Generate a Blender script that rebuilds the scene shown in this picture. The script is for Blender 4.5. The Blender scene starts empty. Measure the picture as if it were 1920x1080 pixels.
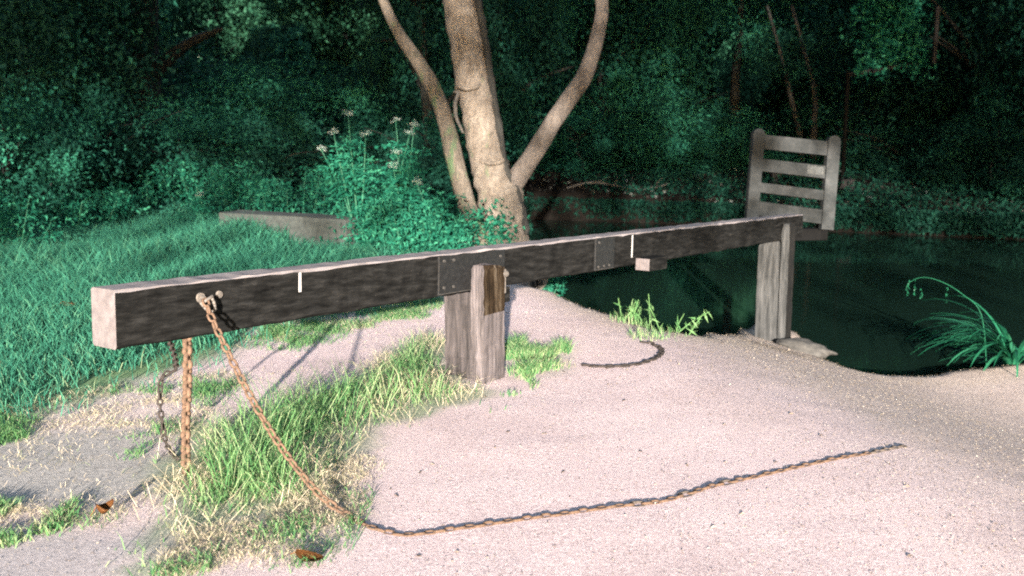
import bpy, bmesh, math, random
import numpy as np
from mathutils import Vector, Matrix

random.seed(7)
R = np.random.RandomState(11)
S = bpy.context.scene
COL = S.collection
rad = math.radians

# ------------------------------------------------------------------ camera, sky, sun, exposure
F = 1884.0
PITCH = rad(9.35)
CAM_H = 1.6
cam_d = bpy.data.cameras.new("camera")
cam = bpy.data.objects.new("camera", cam_d)
COL.objects.link(cam)
cam.location = (0, 0, CAM_H)
cam.rotation_euler = (rad(90) - PITCH, 0, 0)
cam_d.sensor_width = 36
cam_d.lens = F / 1920 * 36
cam_d.clip_start = 0.05
cam_d.clip_end = 1000
cam_d.dof.use_dof = True
cam_d.dof.focus_distance = 5.4
cam_d.dof.aperture_fstop = 2.4
S.camera = cam

SUN_EL, SUN_AZ = rad(9.9), rad(1)       # low sun behind the photographer, a little to the left
W = bpy.data.worlds.new("World")
S.world = W
W.use_nodes = True
nt = W.node_tree
for n in list(nt.nodes):
    nt.nodes.remove(n)
sky = nt.nodes.new("ShaderNodeTexSky")
sky.sky_type = 'NISHITA'
sky.sun_disc = False
sky.sun_elevation = SUN_EL
sky.sun_rotation = rad(180) + SUN_AZ
bg = nt.nodes.new("ShaderNodeBackground")
bg.inputs[1].default_value = 0.090
wo = nt.nodes.new("ShaderNodeOutputWorld")
nt.links.new(sky.outputs[0], bg.inputs[0])
nt.links.new(bg.outputs[0], wo.inputs[0])

sun_d = bpy.data.lights.new("sun", 'SUN')
sun_d.energy = 5.0
sun_d.angle = rad(0.6)
sun_d.color = (1.0, 0.93, 0.86)
sun = bpy.data.objects.new("sun", sun_d)
COL.objects.link(sun)
LDIR = Vector((math.sin(SUN_AZ) * math.cos(SUN_EL), math.cos(SUN_AZ) * math.cos(SUN_EL), -math.sin(SUN_EL)))
sun.rotation_euler = LDIR.to_track_quat('-Z', 'Y').to_euler()
sun.location = (-6, -30, 12)

S.view_settings.view_transform = 'Standard'
S.view_settings.look = 'None'
S.view_settings.exposure = 2.95
S.view_settings.gamma = 1.0
S.render.engine = 'CYCLES'
S.cycles.use_denoising = False
S.cycles.max_bounces = 6
S.cycles.diffuse_bounces = 3
S.cycles.glossy_bounces = 3
S.cycles.transmission_bounces = 3
S.cycles.transparent_max_bounces = 4
S.cycles.filter_width = 1.9

# ------------------------------------------------------------------ layout helpers
FWD = np.array([0, math.cos(PITCH), -math.sin(PITCH)])
UP = np.array([0, math.sin(PITCH), math.cos(PITCH)])
RIGHT = np.array([1.0, 0, 0])
CAM = np.array([0, 0, CAM_H])


def ray(px, py):
    return FWD + (px - 960) / F * RIGHT - (py - 540) / F * UP


def at(px, py, depth):
    return CAM + depth * ray(px, py)


def sstep(a, b, v):
    t = np.clip((v - a) / (b - a), 0, 1)
    return t * t * (3 - 2 * t)


def vnoise(x, y, seed=0):
    """smooth value noise on numpy arrays, range -1..1"""
    x = np.asarray(x, float); y = np.asarray(y, float)
    xi = np.floor(x).astype(int); yi = np.floor(y).astype(int)
    xf = x - xi; yf = y - yi

    def h(a, b):
        n = (a * 374761393 + b * 668265263 + seed * 1274126177) & 0x7fffffff
        n = ((n ^ (n >> 13)) * 1274126177) & 0x7fffffff
        return ((n ^ (n >> 16)) & 0xffff) / 32767.5 - 1
    u = xf * xf * (3 - 2 * xf); v = yf * yf * (3 - 2 * yf)
    a = h(xi, yi) * (1 - u) + h(xi + 1, yi) * u
    b = h(xi, yi + 1) * (1 - u) + h(xi + 1, yi + 1) * u
    return a * (1 - v) + b * v


WATER_Z = -1.02


def base_h(x, y):
    x = np.asarray(x, float); y = np.asarray(y, float)
    s = 0.5 * y + 1.5 * x
    near = -0.9 * sstep(4.5, 11.5, s)
    far = np.minimum(-0.85 + 0.13 * np.maximum(y - 21 - 0.12 * (20 - x), 0), 0.9)
    left = 0.06 * sstep(-3, -9, x) * sstep(8, 16, y)
    k = sstep(15, 21, y) * sstep(-5, 0, x)
    return (near + left) * (1 - k) + far * k


def ghit(px, py, extra=0.0):
    """where the line of sight through a pixel meets the land"""
    d = ray(px, py)
    t = 1.0
    while t < 120:
        p = CAM + t * d
        if p[2] <= base_h(p[0], p[1]) + extra:
            lo, hi = t - 0.05, t
            for _ in range(20):
                m = (lo + hi) / 2
                q = CAM + m * d
                if q[2] <= base_h(q[0], q[1]) + extra:
                    hi = m
                else:
                    lo = m
            return CAM + hi * d
        t += 0.05
    return CAM + 120 * d


def wpoly(pts):
    return np.array([ghit(*p)[:2] for p in pts])


def inpoly(x, y, P):
    x = np.asarray(x); y = np.asarray(y)
    c = np.zeros(x.shape, bool)
    n = len(P)
    for i in range(n):
        x1, y1 = P[i]; x2, y2 = P[(i + 1) % n]
        if y1 == y2:
            continue
        cond = ((y1 > y) != (y2 > y)) & (x < (x2 - x1) * (y - y1) / (y2 - y1) + x1)
        c ^= cond
    return c


def polydist(x, y, P):
    d = np.full(np.shape(x), 1e9)
    n = len(P)
    for i in range(n):
        a = P[i]; b = P[(i + 1) % n]
        ab = b - a
        L = max(ab @ ab, 1e-9)
        t = np.clip(((x - a[0]) * ab[0] + (y - a[1]) * ab[1]) / L, 0, 1)
        d = np.minimum(d, np.hypot(x - a[0] - t * ab[0], y - a[1] - t * ab[1]))
    return d


SHORE = wpoly([(1002, 470), (1000, 505), (985, 534), (1060, 550), (1110, 570), (1150, 588), (1230, 614),
               (1290, 622), (1350, 620), (1400, 603), (1450, 598), (1510, 625), (1538, 668), (1600, 690), (1680, 697),
               (1800, 690), (1920, 672)])
farpt = [(1010 + i * 120, 408 + i * 5.5) for i in range(9)]
FARS = [(CAM + ray(*p) * ((CAM_H - WATER_Z) / -ray(*p)[2]))[:2] for p in farpt]
FARS[0] = np.array([FARS[0][0] - 1.0, FARS[0][1]])
WPOLY = np.vstack([SHORE, [[9, 11.2]], [[26, 14]], [[40, 18]], [[40, 26]], np.array(FARS)[::-1], [[0.1, 20]]])


def ground_h(x, y, fine=True):
    x = np.asarray(x, float); y = np.asarray(y, float)
    b = base_h(x, y)
    ins = inpoly(x, y, WPOLY)
    d = polydist(x, y, WPOLY)
    sd = np.where(ins, d, -d) + 0.10 * vnoise(x * 2.2, y * 2.2, 5) + 0.03 * vnoise(x * 9, y * 9, 6)
    drop = sstep(-0.12, 0.5, sd) * 1.3
    b = b - drop
    wu = -(x + 1.95) * .870 + (y - 12.05) * .494          # a bank of soil heaped against the low wall
    wv = -(x + 1.95) * .494 - (y - 12.05) * .870
    b = b + .19 * sstep(.5, 1.0, wu) * sstep(2.3, 1.4, wu) * np.exp(-np.maximum(wv - .05, 0) ** 2 / .35) * sstep(-.5, .05, wv)
    if fine:
        b = b + 0.008 * vnoise(x * .8, y * .8, 1) + 0.002 * vnoise(x * 3.1, y * 3.1, 2) + 0.0022 * vnoise(x * 11, y * 11, 3)
    return b


def gpt(px, py):
    p = ghit(px, py)
    p[2] = float(ground_h(p[0], p[1]))
    return p


# ------------------------------------------------------------------ mesh helpers
def np_mesh(name, V, faces, mats=(), parent=None, attrs=None, smooth=False, midx=None):
    """faces: list of numpy int arrays (n,3) / (n,4)"""
    me = bpy.data.meshes.new(name)
    V = np.asarray(V, np.float32)
    me.vertices.add(len(V))
    me.vertices.foreach_set("co", V.ravel())
    loops = np.concatenate([f.ravel() for f in faces]).astype(np.int32)
    tot = np.concatenate([np.full(len(f), f.shape[1]) for f in faces]).astype(np.int32)
    start = np.concatenate([[0], np.cumsum(tot)[:-1]]).astype(np.int32)
    me.loops.add(len(loops))
    me.loops.foreach_set("vertex_index", loops)
    me.polygons.add(len(tot))
    me.polygons.foreach_set("loop_start", start)
    me.polygons.foreach_set("loop_total", tot)
    if midx is not None:
        me.polygons.foreach_set("material_index", np.asarray(midx, np.int32))
    me.polygons.foreach_set("use_smooth", np.full(len(tot), bool(smooth)))
    for k, a in (attrs or {}).items():
        at_ = me.attributes.new(k, 'FLOAT', 'POINT')
        at_.data.foreach_set("value", np.asarray(a, np.float32))
    me.update(calc_edges=True)
    for m in mats if isinstance(mats, (list, tuple)) else [mats]:
        me.materials.append(m)
    o = bpy.data.objects.new(name, me)
    COL.objects.link(o)
    if parent:
        o.parent = parent
    return o


def bm_obj(name, bm, mats, parent=None, smooth=False, bevel=0.0):
    me = bpy.data.meshes.new(name)
    bmesh.ops.recalc_face_normals(bm, faces=bm.faces)
    if bevel:
        es = [e for e in bm.edges if len(e.link_faces) == 2 and e.calc_face_angle(0) > 0.6]
        bmesh.ops.bevel(bm, geom=es, offset=bevel, segments=2, profile=0.6, affect='EDGES')
    bm.to_mesh(me); bm.free()
    for p in me.polygons:
        p.use_smooth = smooth
    for m in mats if isinstance(mats, (list, tuple)) else [mats]:
        me.materials.append(m)
    o = bpy.data.objects.new(name, me)
    COL.objects.link(o)
    if parent:
        o.parent = parent
    return o


def tag(o, label=None, cat=None, group=None, kind=None):
    if label: o["label"] = label
    if cat: o["category"] = cat
    if group: o["group"] = group
    if kind: o["kind"] = kind
    return o


def empty(name, loc, mat=None):
    o = bpy.data.objects.new(name, None)
    o.empty_display_size = 0.2
    COL.objects.link(o)
    if mat is not None:
        o.matrix_world = mat
    else:
        o.location = Vector(loc)
    return o


def add_box(bm, x0, x1, y0, y1, z0, z1, M=None, cuts=0, mi=0):
    r = bmesh.ops.create_cube(bm, size=1)
    vs = r["verts"]
    for v in vs:
        v.co = Vector((x0 + (v.co.x + .5) * (x1 - x0), y0 + (v.co.y + .5) * (y1 - y0), z0 + (v.co.z + .5) * (z1 - z0)))
        if M is not None:
            v.co = M @ v.co
    for f in {f for v in vs for f in v.link_faces}:
        f.material_index = mi
    return vs


def add_cyl(bm, p0, p1, r0, r1=None, n=10):
    p0 = Vector(p0); p1 = Vector(p1)
    d = p1 - p0
    M = Matrix.Translation((p0 + p1) / 2) @ d.to_track_quat('Z', 'Y').to_matrix().to_4x4()
    return bmesh.ops.create_cone(bm, cap_ends=True, segments=n, radius1=r0, radius2=r0 if r1 is None else r1, depth=d.length, matrix=M)["verts"]


def tube_arrays(P, rad_, n=12, rough=0.0, seed=0, cap=True):
    """verts, quads, tris for a tapered tube along points P"""
    P = np.asarray(P, float)
    m = len(P)
    T = np.gradient(P, axis=0)
    T /= np.linalg.norm(T, axis=1)[:, None] + 1e-9
    ref = np.array([0.31, 0.95, 0.05]) if abs(T[0] @ np.array([0.31, 0.95, 0.05])) < .9 else np.array([1.0, 0, 0])
    V = []
    u = np.cross(T[0], ref); u /= np.linalg.norm(u)
    ang = np.linspace(0, 2 * np.pi, n, endpoint=False)
    for i in range(m):
        u = u - T[i] * (u @ T[i]); u /= np.linalg.norm(u) + 1e-9
        w = np.cross(T[i], u)
        rr = rad_[i] * (1 + rough * vnoise(np.cos(ang) * 2 + seed, np.sin(ang) * 2 + i * .5, seed)
                        + rough * .5 * vnoise(ang * 0 + i * .9, np.cos(ang) * 5, seed + 3))
        V.append(P[i] + np.outer(np.cos(ang) * rr, u) + np.outer(np.sin(ang) * rr, w))
    V = np.concatenate(V)
    i, j = np.meshgrid(np.arange(m - 1), np.arange(n), indexing='ij')
    i = i.ravel(); j = j.ravel(); k = (j + 1) % n
    Q = np.stack([i * n + j, i * n + k, (i + 1) * n + k, (i + 1) * n + j], 1)
    tris = np.zeros((0, 3), int)
    if cap:
        c = len(V)
        V = np.vstack([V, P[-1:]])
        a = np.arange(n)
        tris = np.stack([(m - 1) * n + a, (m - 1) * n + (a + 1) % n, np.full(n, c)], 1)
    return V, Q, tris


class Acc:
    def __init__(s):
        s.V = []; s.Q = []; s.T = []; s.n = 0; s.A = []

    def add(s, V, Q=None, T=None, var=None):
        s.V.append(V)
        if Q is not None and len(Q): s.Q.append(Q + s.n)
        if T is not None and len(T): s.T.append(T + s.n)
        s.A.append(np.full(len(V), .5) if var is None else var)
        s.n += len(V)

    def build(s, name, mats, parent=None, smooth=False):
        fs = []
        if s.Q: fs.append(np.concatenate(s.Q))
        if s.T: fs.append(np.concatenate(s.T))
        return np_mesh(name, np.concatenate(s.V), fs, mats, parent, {"var": np.concatenate(s.A)}, smooth)


def smooth_path(P, k=6):
    P = np.asarray(P, float)
    t = np.arange(len(P))
    tt = np.linspace(0, len(P) - 1, (len(P) - 1) * k + 1)
    out = []
    for q in tt:
        i = min(int(q), len(P) - 2); f = q - i
        p0 = P[max(i - 1, 0)]; p1 = P[i]; p2 = P[i + 1]; p3 = P[min(i + 2, len(P) - 1)]
        out.append(.5 * ((2 * p1) + (-p0 + p2) * f + (2 * p0 - 5 * p1 + 4 * p2 - p3) * f ** 2 + (-p0 + 3 * p1 - 3 * p2 + p3) * f ** 3))
    return np.array(out)


def leaf_arrays(C, L, Wd, rng, droop=0.0, flat=0.0, tilt=.8):
    """a folded rhombus leaf at every centre C"""
    n = len(C)
    d = rng.normal(size=(n, 3)); d[:, 2] = d[:, 2] * (1 - flat) - droop
    d /= np.linalg.norm(d, axis=1)[:, None]
    up = rng.normal(size=(n, 3)) * tilt + np.array([0, 0, 1.0])
    s = np.cross(d, up); s /= np.linalg.norm(s, axis=1)[:, None] + 1e-9
    nn = np.cross(s, d)
    L = np.asarray(L)[:, None] * np.ones((n, 1)) if np.ndim(L) else np.full((n, 1), L)
    Wd = L * Wd
    b = C - d * L * .5
    t = C + d * L * .5 - nn * L * .12
    l = C + s * Wd * .5 + nn * Wd * .18 - d * L * .05
    r = C - s * Wd * .5 + nn * Wd * .18 - d * L * .05
    V = np.stack([b, r, t, l], 1).reshape(-1, 3)
    Q = np.arange(n * 4).reshape(n, 4)
    return V, Q


def clump_points(n, rx, ry, rz, rng, nclump=60, spread=.22, shell=.55, lo=-1.0):
    """points gathered in ragged clumps inside an ellipsoid"""
    c = rng.normal(size=(nclump * 3, 3)); c /= np.linalg.norm(c, axis=1)[:, None]
    c = c[c[:, 2] > lo][:nclump]
    c *= (shell + (1 - shell) * rng.rand(len(c), 1) ** .7) * (0.85 + .3 * rng.rand(len(c), 1))
    w = rng.rand(len(c)) ** 1.5 + .15; w /= w.sum()
    k = rng.choice(len(c), n, p=w)
    sp = spread * (.5 + rng.rand(len(c)))
    p = c[k] + rng.normal(size=(n, 3)) * sp[k][:, None]
    var = (rng.rand(len(c)) ** 1.3)[k] * .72 + rng.rand(n) * .28
    return p * np.array([rx, ry, rz]), var


# ------------------------------------------------------------------ materials
def new_mat(name):
    m = bpy.data.materials.new(name)
    m.use_nodes = True
    nt = m.node_tree
    for n in list(nt.nodes): nt.nodes.remove(n)
    out = nt.nodes.new("ShaderNodeOutputMaterial")
    b = nt.nodes.new("ShaderNodeBsdfPrincipled")
    nt.links.new(b.outputs[0], out.inputs[0])
    return m, nt, b, out


def N(nt, t, **kw):
    n = nt.nodes.new("ShaderNode" + t)
    for k, v in kw.items():
        setattr(n, k, v)
    return n


def coords(nt, scale=(1, 1, 1), kind="Object"):
    tc = N(nt, "TexCoord"); mp = N(nt, "Mapping")
    mp.inputs["Scale"].default_value = scale
    nt.links.new(tc.outputs[kind], mp.inputs[0])
    return mp.outputs[0]


def noise(nt, vec, scale, detail=4, rough=.6):
    n = N(nt, "TexNoise")
    n.inputs["Scale"].default_value = scale
    n.inputs["Detail"].default_value = detail
    n.inputs["Roughness"].default_value = rough
    if vec is not None: nt.links.new(vec, n.inputs["Vector"])
    return n.outputs["Fac"]


def ramp(nt, fac, stops):
    r = N(nt, "ValToRGB")
    e = r.color_ramp.elements
    while len(e) < len(stops): e.new(.5)
    for i, (p, c) in enumerate(stops):
        e[i].position = p; e[i].color = (*c, 1) if len(c) == 3 else c
    nt.links.new(fac, r.inputs[0])
    return r.outputs[0]


def g3(v): return (v, v, v)


def mix(nt, fac, a, b, blend='MIX'):
    m = N(nt, "Mix", data_type='RGBA', blend_type=blend)
    for s, v in ((0, fac), (6, a), (7, b)):
        if hasattr(v, "is_linked"): nt.links.new(v, m.inputs[s])
        elif s == 0: m.inputs[0].default_value = v
        else: m.inputs[s].default_value = (*v, 1)
    return m.outputs[2]


def bump(nt, b, h, strength=.4, dist=.01):
    n = N(nt, "Bump")
    n.inputs["Strength"].default_value = strength
    n.inputs["Distance"].default_value = dist
    nt.links.new(h, n.inputs["Height"])
    nt.links.new(n.outputs[0], b.inputs["Normal"])


def attr(nt, name):
    a = N(nt, "Attribute", attribute_name=name)
    return a.outputs["Fac"]


def leaf_mat(name, stops, trans=.25, rough=.7, spec=.06):
    m, nt, b, out = new_mat(name)
    c = ramp(nt, attr(nt, "var"), stops)
    nt.links.new(c, b.inputs["Base Color"])
    b.inputs["Roughness"].default_value = rough
    b.inputs["Specular IOR Level"].default_value = spec
    t = N(nt, "BsdfTranslucent")
    nt.links.new(c, t.inputs[0])
    ms = N(nt, "MixShader"); ms.inputs[0].default_value = trans
    nt.links.new(b.outputs[0], ms.inputs[1]); nt.links.new(t.outputs[0], ms.inputs[2])
    nt.links.new(ms.outputs[0], out.inputs[0])
    return m


M = {}
M["leaf_deep"] = leaf_mat("deep_green_leaf", [(0, (.0030, .015, .0105)), (.5, (.0058, .032, .021)), (.8, (.011, .062, .040)), (1, (.026, .105, .066))])
M["leaf_mid"] = leaf_mat("mid_green_leaf", [(0, (.0035, .020, .014)), (.5, (.010, .060, .038)), (.8, (.020, .115, .070)), (1, (.042, .165, .095))])
M["leaf_pale"] = leaf_mat("pale_green_leaf", [(0, (.004, .026, .014)), (1, (.022, .072, .038))])
M["leaf_weed"] = leaf_mat("weed_leaf", [(0, (.003, .036, .021)), (.6, (.009, .080, .047)), (1, (.028, .135, .075))])
M["grass_lawn"] = leaf_mat("lawn_grass", [(0, (.012, .062, .040)), (.65, (.026, .115, .070)), (.88, (.06, .15, .085)), (1, (.19, .19, .11))], .3)
M["grass_fresh"] = leaf_mat("tussock_grass", [(0, (.035, .125, .05)), (.4, (.095, .205, .07)), (.7, (.165, .26, .115)), (1, (.32, .33, .19))], .58)
M["grass_dry"] = leaf_mat("dry_grass", [(0, (.11, .15, .07)), (.4, (.29, .245, .16)), (1, (.46, .38, .285))], .4, .7)
M["sedge"] = leaf_mat("sedge_leaf", [(0, (.004, .035, .017)), (.6, (.009, .072, .035)), (1, (.022, .115, .058))], .25, .4)
M["petal"] = leaf_mat("white_petal", [(0, (.17, .20, .17)), (1, (.28, .31, .27))], .2)
M["litter"] = leaf_mat("leaf_litter", [(0, (.04, .028, .018)), (.35, (.15, .11, .075)), (.75, (.27, .22, .155)), (1, (.42, .37, .30))], .05, .8)
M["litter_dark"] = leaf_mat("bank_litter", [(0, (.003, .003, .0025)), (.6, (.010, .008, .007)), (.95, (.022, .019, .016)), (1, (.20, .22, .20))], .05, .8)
M["dead_leaf"] = leaf_mat("dead_orange_leaf", [(0, (.095, .04, .014)), (1, (.14, .065, .028))], .1, .6)


def wood_mat(name, stops, scale=(1, 14, 14), bumpst=.5, rough=.75, patch=None, specks=None):
    m, nt, b, out = new_mat(name)
    v = coords(nt, scale)
    g = noise(nt, v, 2.2, 8, .68)
    c = ramp(nt, g, stops)
    if patch:
        p = noise(nt, coords(nt, (1.2, 3, 3)), 2.5, 6, .7)
        f = ramp(nt, p, [(patch[0], g3(0)), (patch[1], g3(1))])
        c = mix(nt, f, c, patch[2])
    if specks:
        p = noise(nt, coords(nt, (6, 14, 14)), 9, 3, .6)
        f = ramp(nt, p, [(specks[0], g3(0)), (specks[0] + .06, g3(1))])
        c = mix(nt, f, c, specks[1])
    nt.links.new(c, b.inputs["Base Color"])
    b.inputs["Roughness"].default_value = rough
    b.inputs["Specular IOR Level"].default_value = .04
    bump(nt, b, g, bumpst, .012)
    return m


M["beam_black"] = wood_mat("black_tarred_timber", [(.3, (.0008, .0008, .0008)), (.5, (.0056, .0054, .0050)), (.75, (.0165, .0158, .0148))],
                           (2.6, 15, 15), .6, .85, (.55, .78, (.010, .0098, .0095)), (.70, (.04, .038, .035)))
M["beam_pale"] = wood_mat("worn_pale_timber", [(.3, (.055, .047, .046)), (.55, (.088, .075, .073)), (.8, (.12, .105, .103))], (1, 10, 10), .4, .8)
M["post_wet"] = wood_mat("wet_grey_timber", [(.28, (.008, .008, .0078)), (.45, (.024, .024, .023)), (.62, (.046, .045, .043)), (.8, (.072, .070, .067))], (14, 14, 1.1), .7, .85)
M["post_dark"] = wood_mat("darker_post_timber", [(.28, (.008, .007, .007)), (.45, (.024, .021, .0205)), (.62, (.046, .039, .038)), (.8, (.078, .066, .063))], (14, 14, 1.1), .7, .85)  # darker copy of the weathered post timber, for the block under the beam
M["beam_top"] = wood_mat("brightened_worn_top", [(.3, (.085, .073, .071)), (.55, (.145, .125, .121)), (.8, (.21, .185, .178))], (1, 10, 10), .4, .8)  # worn pale timber, colour raised further to offset the grazing light
M["post_grey"] = wood_mat("weathered_post_timber", [(.28, (.012, .011, .010)), (.45, (.042, .036, .0355)), (.62, (.080, .068, .067)), (.8, (.125, .108, .106))],
                          (14, 14, 1.1), .7, .8)
M["post_brown"] = wood_mat("rotten_post_timber", [(.36, (.003, .0022, .0014)), (.48, (.014, .009, .005)), (.60, (.04, .03, .02)), (.75, (.12, .10, .085))],
                           (12, 12, 1.0), 1.0, .85)
M["rail_grey"] = wood_mat("grey_rail_timber", [(.3, (.011, .012, .0118)), (.55, (.024, .0252, .0248)), (.8, (.042, .0425, .042))], (3, 3, 3), .4, .8)
M["dark_post"] = wood_mat("shaded_wet_timber", [(.3, (.004, .004, .004)), (.7, (.012, .011, .010))], (10, 10, 1), .5, .7)  # wet timber with shade painted in, for the far post's front face
M["tar"] = wood_mat("wet_tarred_timber", [(.3, (.0012, .0012, .0012)), (.7, (.004, .0038, .0036))], (10, 10, 1), .4, .7)
M["farpost"] = wood_mat("old_mooring_timber", [(.3, (.009, .009, .009)), (.7, (.024, .022, .0215))], (10, 10, 1), .5, .8)


def simple(name, col, rough=.6, metal=0, n=None, spread=.5):
    m, nt, b, out = new_mat(name)
    f = noise(nt, coords(nt), n or 30, 5, .65)
    c = ramp(nt, f, [(.3, tuple(x * (1 - spread) for x in col)), (.7, tuple(min(1, x * (1 + spread)) for x in col))])
    nt.links.new(c, b.inputs["Base Color"])
    b.inputs["Roughness"].default_value = rough
    b.inputs["Metallic"].default_value = metal
    b.inputs["Specular IOR Level"].default_value = .2
    bump(nt, b, f, .3, .004)
    return m


M["iron"] = simple("black_iron", (.006, .006, .006), .55, 0, 40)
M["iron_pale"] = simple("pale_worn_iron", (.075, .064, .054), .6, 0, 60, .4)
M["iron_mid"] = simple("dull_iron", (.022, .020, .018), .7, 0, 60, .5)
M["whitewash"] = simple("old_whitewash", (.036, .037, .035), .8, 0, 40, .5)
M["white_paint"] = simple("white_paint", (.22, .21, .20), .6, 0, 50, .12)
M["rust_orange"] = simple("orange_rust", (.062, .037, .023), .85, 0, 45, .55)
M["rust_dark"] = simple("dark_chain_iron", (.016, .012, .010), .8, 0, 40, .5)
M["rust_brown"] = simple("brown_rust", (.044, .034, .027), .85, 0, 40, .5)
M["stone"] = simple("pale_stone", (.036, .033, .029), .9, 0, 14, .45)
M["concrete"] = simple("weathered_concrete", (.026, .029, .026), .9, 0, 12, .4)


def bark_mat(name, stops, moss=None, vs=(9, 9, 1.6)):
    m, nt, b, out = new_mat(name)
    v = coords(nt, vs)
    g = noise(nt, v, 2.0, 9, .7)
    c = ramp(nt, g, stops)
    big = noise(nt, coords(nt, (2, 2, 1)), 1.6, 3, .5)
    c = mix(nt, ramp(nt, big, [(.35, g3(0)), (.7, g3(.55))]), c, tuple(x * .55 for x in stops[1][1]))
    if moss:
        f = ramp(nt, noise(nt, coords(nt, (3, 3, 1.3)), 2.2, 6, .65), [(moss[0], g3(0)), (moss[0] + .12, g3(.9))])
        c = mix(nt, f, c, moss[1])
    nt.links.new(c, b.inputs["Base Color"])
    fine = noise(nt, coords(nt, (vs[0] * 3, vs[1] * 3, vs[2] * 4)), 3.0, 6, .75)
    c = mix(nt, .85, c, ramp(nt, fine, [(.33, g3(.45)), (.5, g3(1)), (.66, g3(1.5))]), 'MULTIPLY')
    nt.links.new(c, b.inputs["Base Color"])
    b.inputs["Roughness"].default_value = .9
    b.inputs["Specular IOR Level"].default_value = .15
    bump(nt, b, fine, 1.0, .03)
    return m


M["bark"] = bark_mat("tan_bark", [(.3, (.055, .044, .035)), (.5, (.125, .102, .080)), (.75, (.20, .168, .136))], (.62, (.055, .085, .04)), (9, 9, 4))
M["bark_limb"] = bark_mat("grey_limb_bark", [(.3, (.045, .037, .031)), (.5, (.09, .074, .062)), (.75, (.14, .118, .10))], None, (9, 9, 4))
M["bark_moss"] = bark_mat("mossy_limb_bark", [(.3, (.045, .037, .029)), (.5, (.095, .078, .06)), (.75, (.15, .124, .10))], (.50, (.05, .085, .04)))
M["bark_dark"] = bark_mat("dark_bark", [(.3, (.006, .0065, .0055)), (.5, (.013, .0135, .0115)), (.75, (.024, .024, .021))])
M["bark_thin"] = bark_mat("brown_sapling_bark", [(.3, (.010, .010, .009)), (.5, (.022, .021, .018)), (.75, (.04, .037, .032))])
M["twig"] = simple("dead_twig", (.05, .044, .038), .9, 0, 20, .4)
M["stem"] = simple("green_stem", (.014, .065, .034), .6, 0, 20, .3)


def ground_mat():
    m, nt, b, out = new_mat("earth_path")
    v = coords(nt)
    n1 = noise(nt, v, 1.1, 6, .6); n2 = noise(nt, v, 46, 6, .8); n3 = noise(nt, v, 150, 3, .75)
    bare = ramp(nt, n1, [(.3, (.325, .252, .245)), (.5, (.365, .285, .278)), (.7, (.395, .313, .304))])
    sp = ramp(nt, n2, [(.32, (.50, .47, .43)), (.43, (.92, .91, .90)), (.57, (1.05, 1.04, 1.02)), (.67, (1.4, 1.34, 1.22))])
    bare = mix(nt, 1.0, bare, sp, 'MULTIPLY')
    sp2 = ramp(nt, n3, [(.36, g3(.5)), (.5, g3(1)), (.64, g3(1.45))])
    bare = mix(nt, .8, bare, sp2, 'MULTIPLY')
    # grey trodden soil on the left
    grey = ramp(nt, n2, [(.3, (.15, .13, .127)), (.5, (.235, .205, .20)), (.7, (.33, .29, .28))])
    c = mix(nt, attr(nt, "grey"), bare, grey)
    # straw brown litter towards the water
    tan = ramp(nt, n2, [(.32, (.12, .09, .065)), (.46, (.26, .205, .165)), (.58, (.34, .275, .22)), (.68, (.52, .44, .33))])
    c = mix(nt, attr(nt, "tan"), c, tan)
    turf = ramp(nt, n2, [(.3, (.035, .07, .035)), (.55, (.10, .15, .075)), (.75, (.26, .24, .15))])
    c = mix(nt, attr(nt, "turf"), c, turf)
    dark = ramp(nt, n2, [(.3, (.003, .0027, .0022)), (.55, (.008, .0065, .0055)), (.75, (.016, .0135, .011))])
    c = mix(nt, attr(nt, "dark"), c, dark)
    nt.links.new(c, b.inputs["Base Color"])
    b.inputs["Roughness"].default_value = .95
    b.inputs["Specular IOR Level"].default_value = .02
    add = N(nt, "Math", operation='ADD')
    nt.links.new(n2, add.inputs[0]); nt.links.new(n3, add.inputs[1])
    bump(nt, b, add.outputs[0], .42, .012)
    return m


M["ground"] = ground_mat()
m, nt, b, out = new_mat("dark_river_water")
b.inputs["Base Color"].default_value = (.004, .010, .007, 1)
b.inputs["Roughness"].default_value = .06
b.inputs["IOR"].default_value = 1.33
b.inputs["Specular IOR Level"].default_value = .12
f = noise(nt, coords(nt, (1, .6, 1)), 1.3, 3, .5)
bump(nt, b, f, .05, .05)
M["water"] = m
m, nt, b, out = new_mat("sunny_meadow_grass")
f = noise(nt, coords(nt), .8, 6, .7)
nt.links.new(ramp(nt, f, [(.3, (.10, .18, .05)), (.7, (.30, .36, .12))]), b.inputs["Base Color"])
b.inputs["Roughness"].default_value = .9
M["meadow"] = m

# ------------------------------------------------------------------ zones on the ground (world polygons)
Z_LAWN = wpoly([(-700, 392), (420, 395), (640, 470), (800, 470), (830, 560), (640, 590), (500, 612), (470, 655), (330, 690), (180, 740), (60, 790), (-700, 880)])
Z_TUSS = wpoly([(318, 850), (345, 800), (420, 790), (480, 762), (560, 745), (660, 715), (740, 650), (800, 628), (845, 640), (850, 715), (912, 735), (850, 762),
                (760, 790), (690, 830), (640, 880), (600, 930), (560, 960), (440, 965), (350, 985), (300, 1078), (215, 1110), (300, 950)])
Z_STRAW = wpoly([(-300, 800), (150, 740), (420, 690), (470, 720), (360, 800), (300, 930), (270, 985), (160, 1010), (100, 1000), (-300, 1020)])
Z_STRAW2 = wpoly([(380, 950), (560, 940), (640, 880), (700, 850), (690, 960), (610, 1030), (480, 1060), (330, 1100), (300, 1060)])
Z_POSTR = wpoly([(948, 655), (1000, 640), (1070, 650), (1050, 690), (960, 712)])
Z_POSTF = wpoly([(830, 720), (985, 705), (1010, 740), (900, 775), (830, 760)])
Z_BANK = wpoly([(1140, 572), (1290, 612), (1270, 645), (1200, 640), (1150, 610)])
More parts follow.
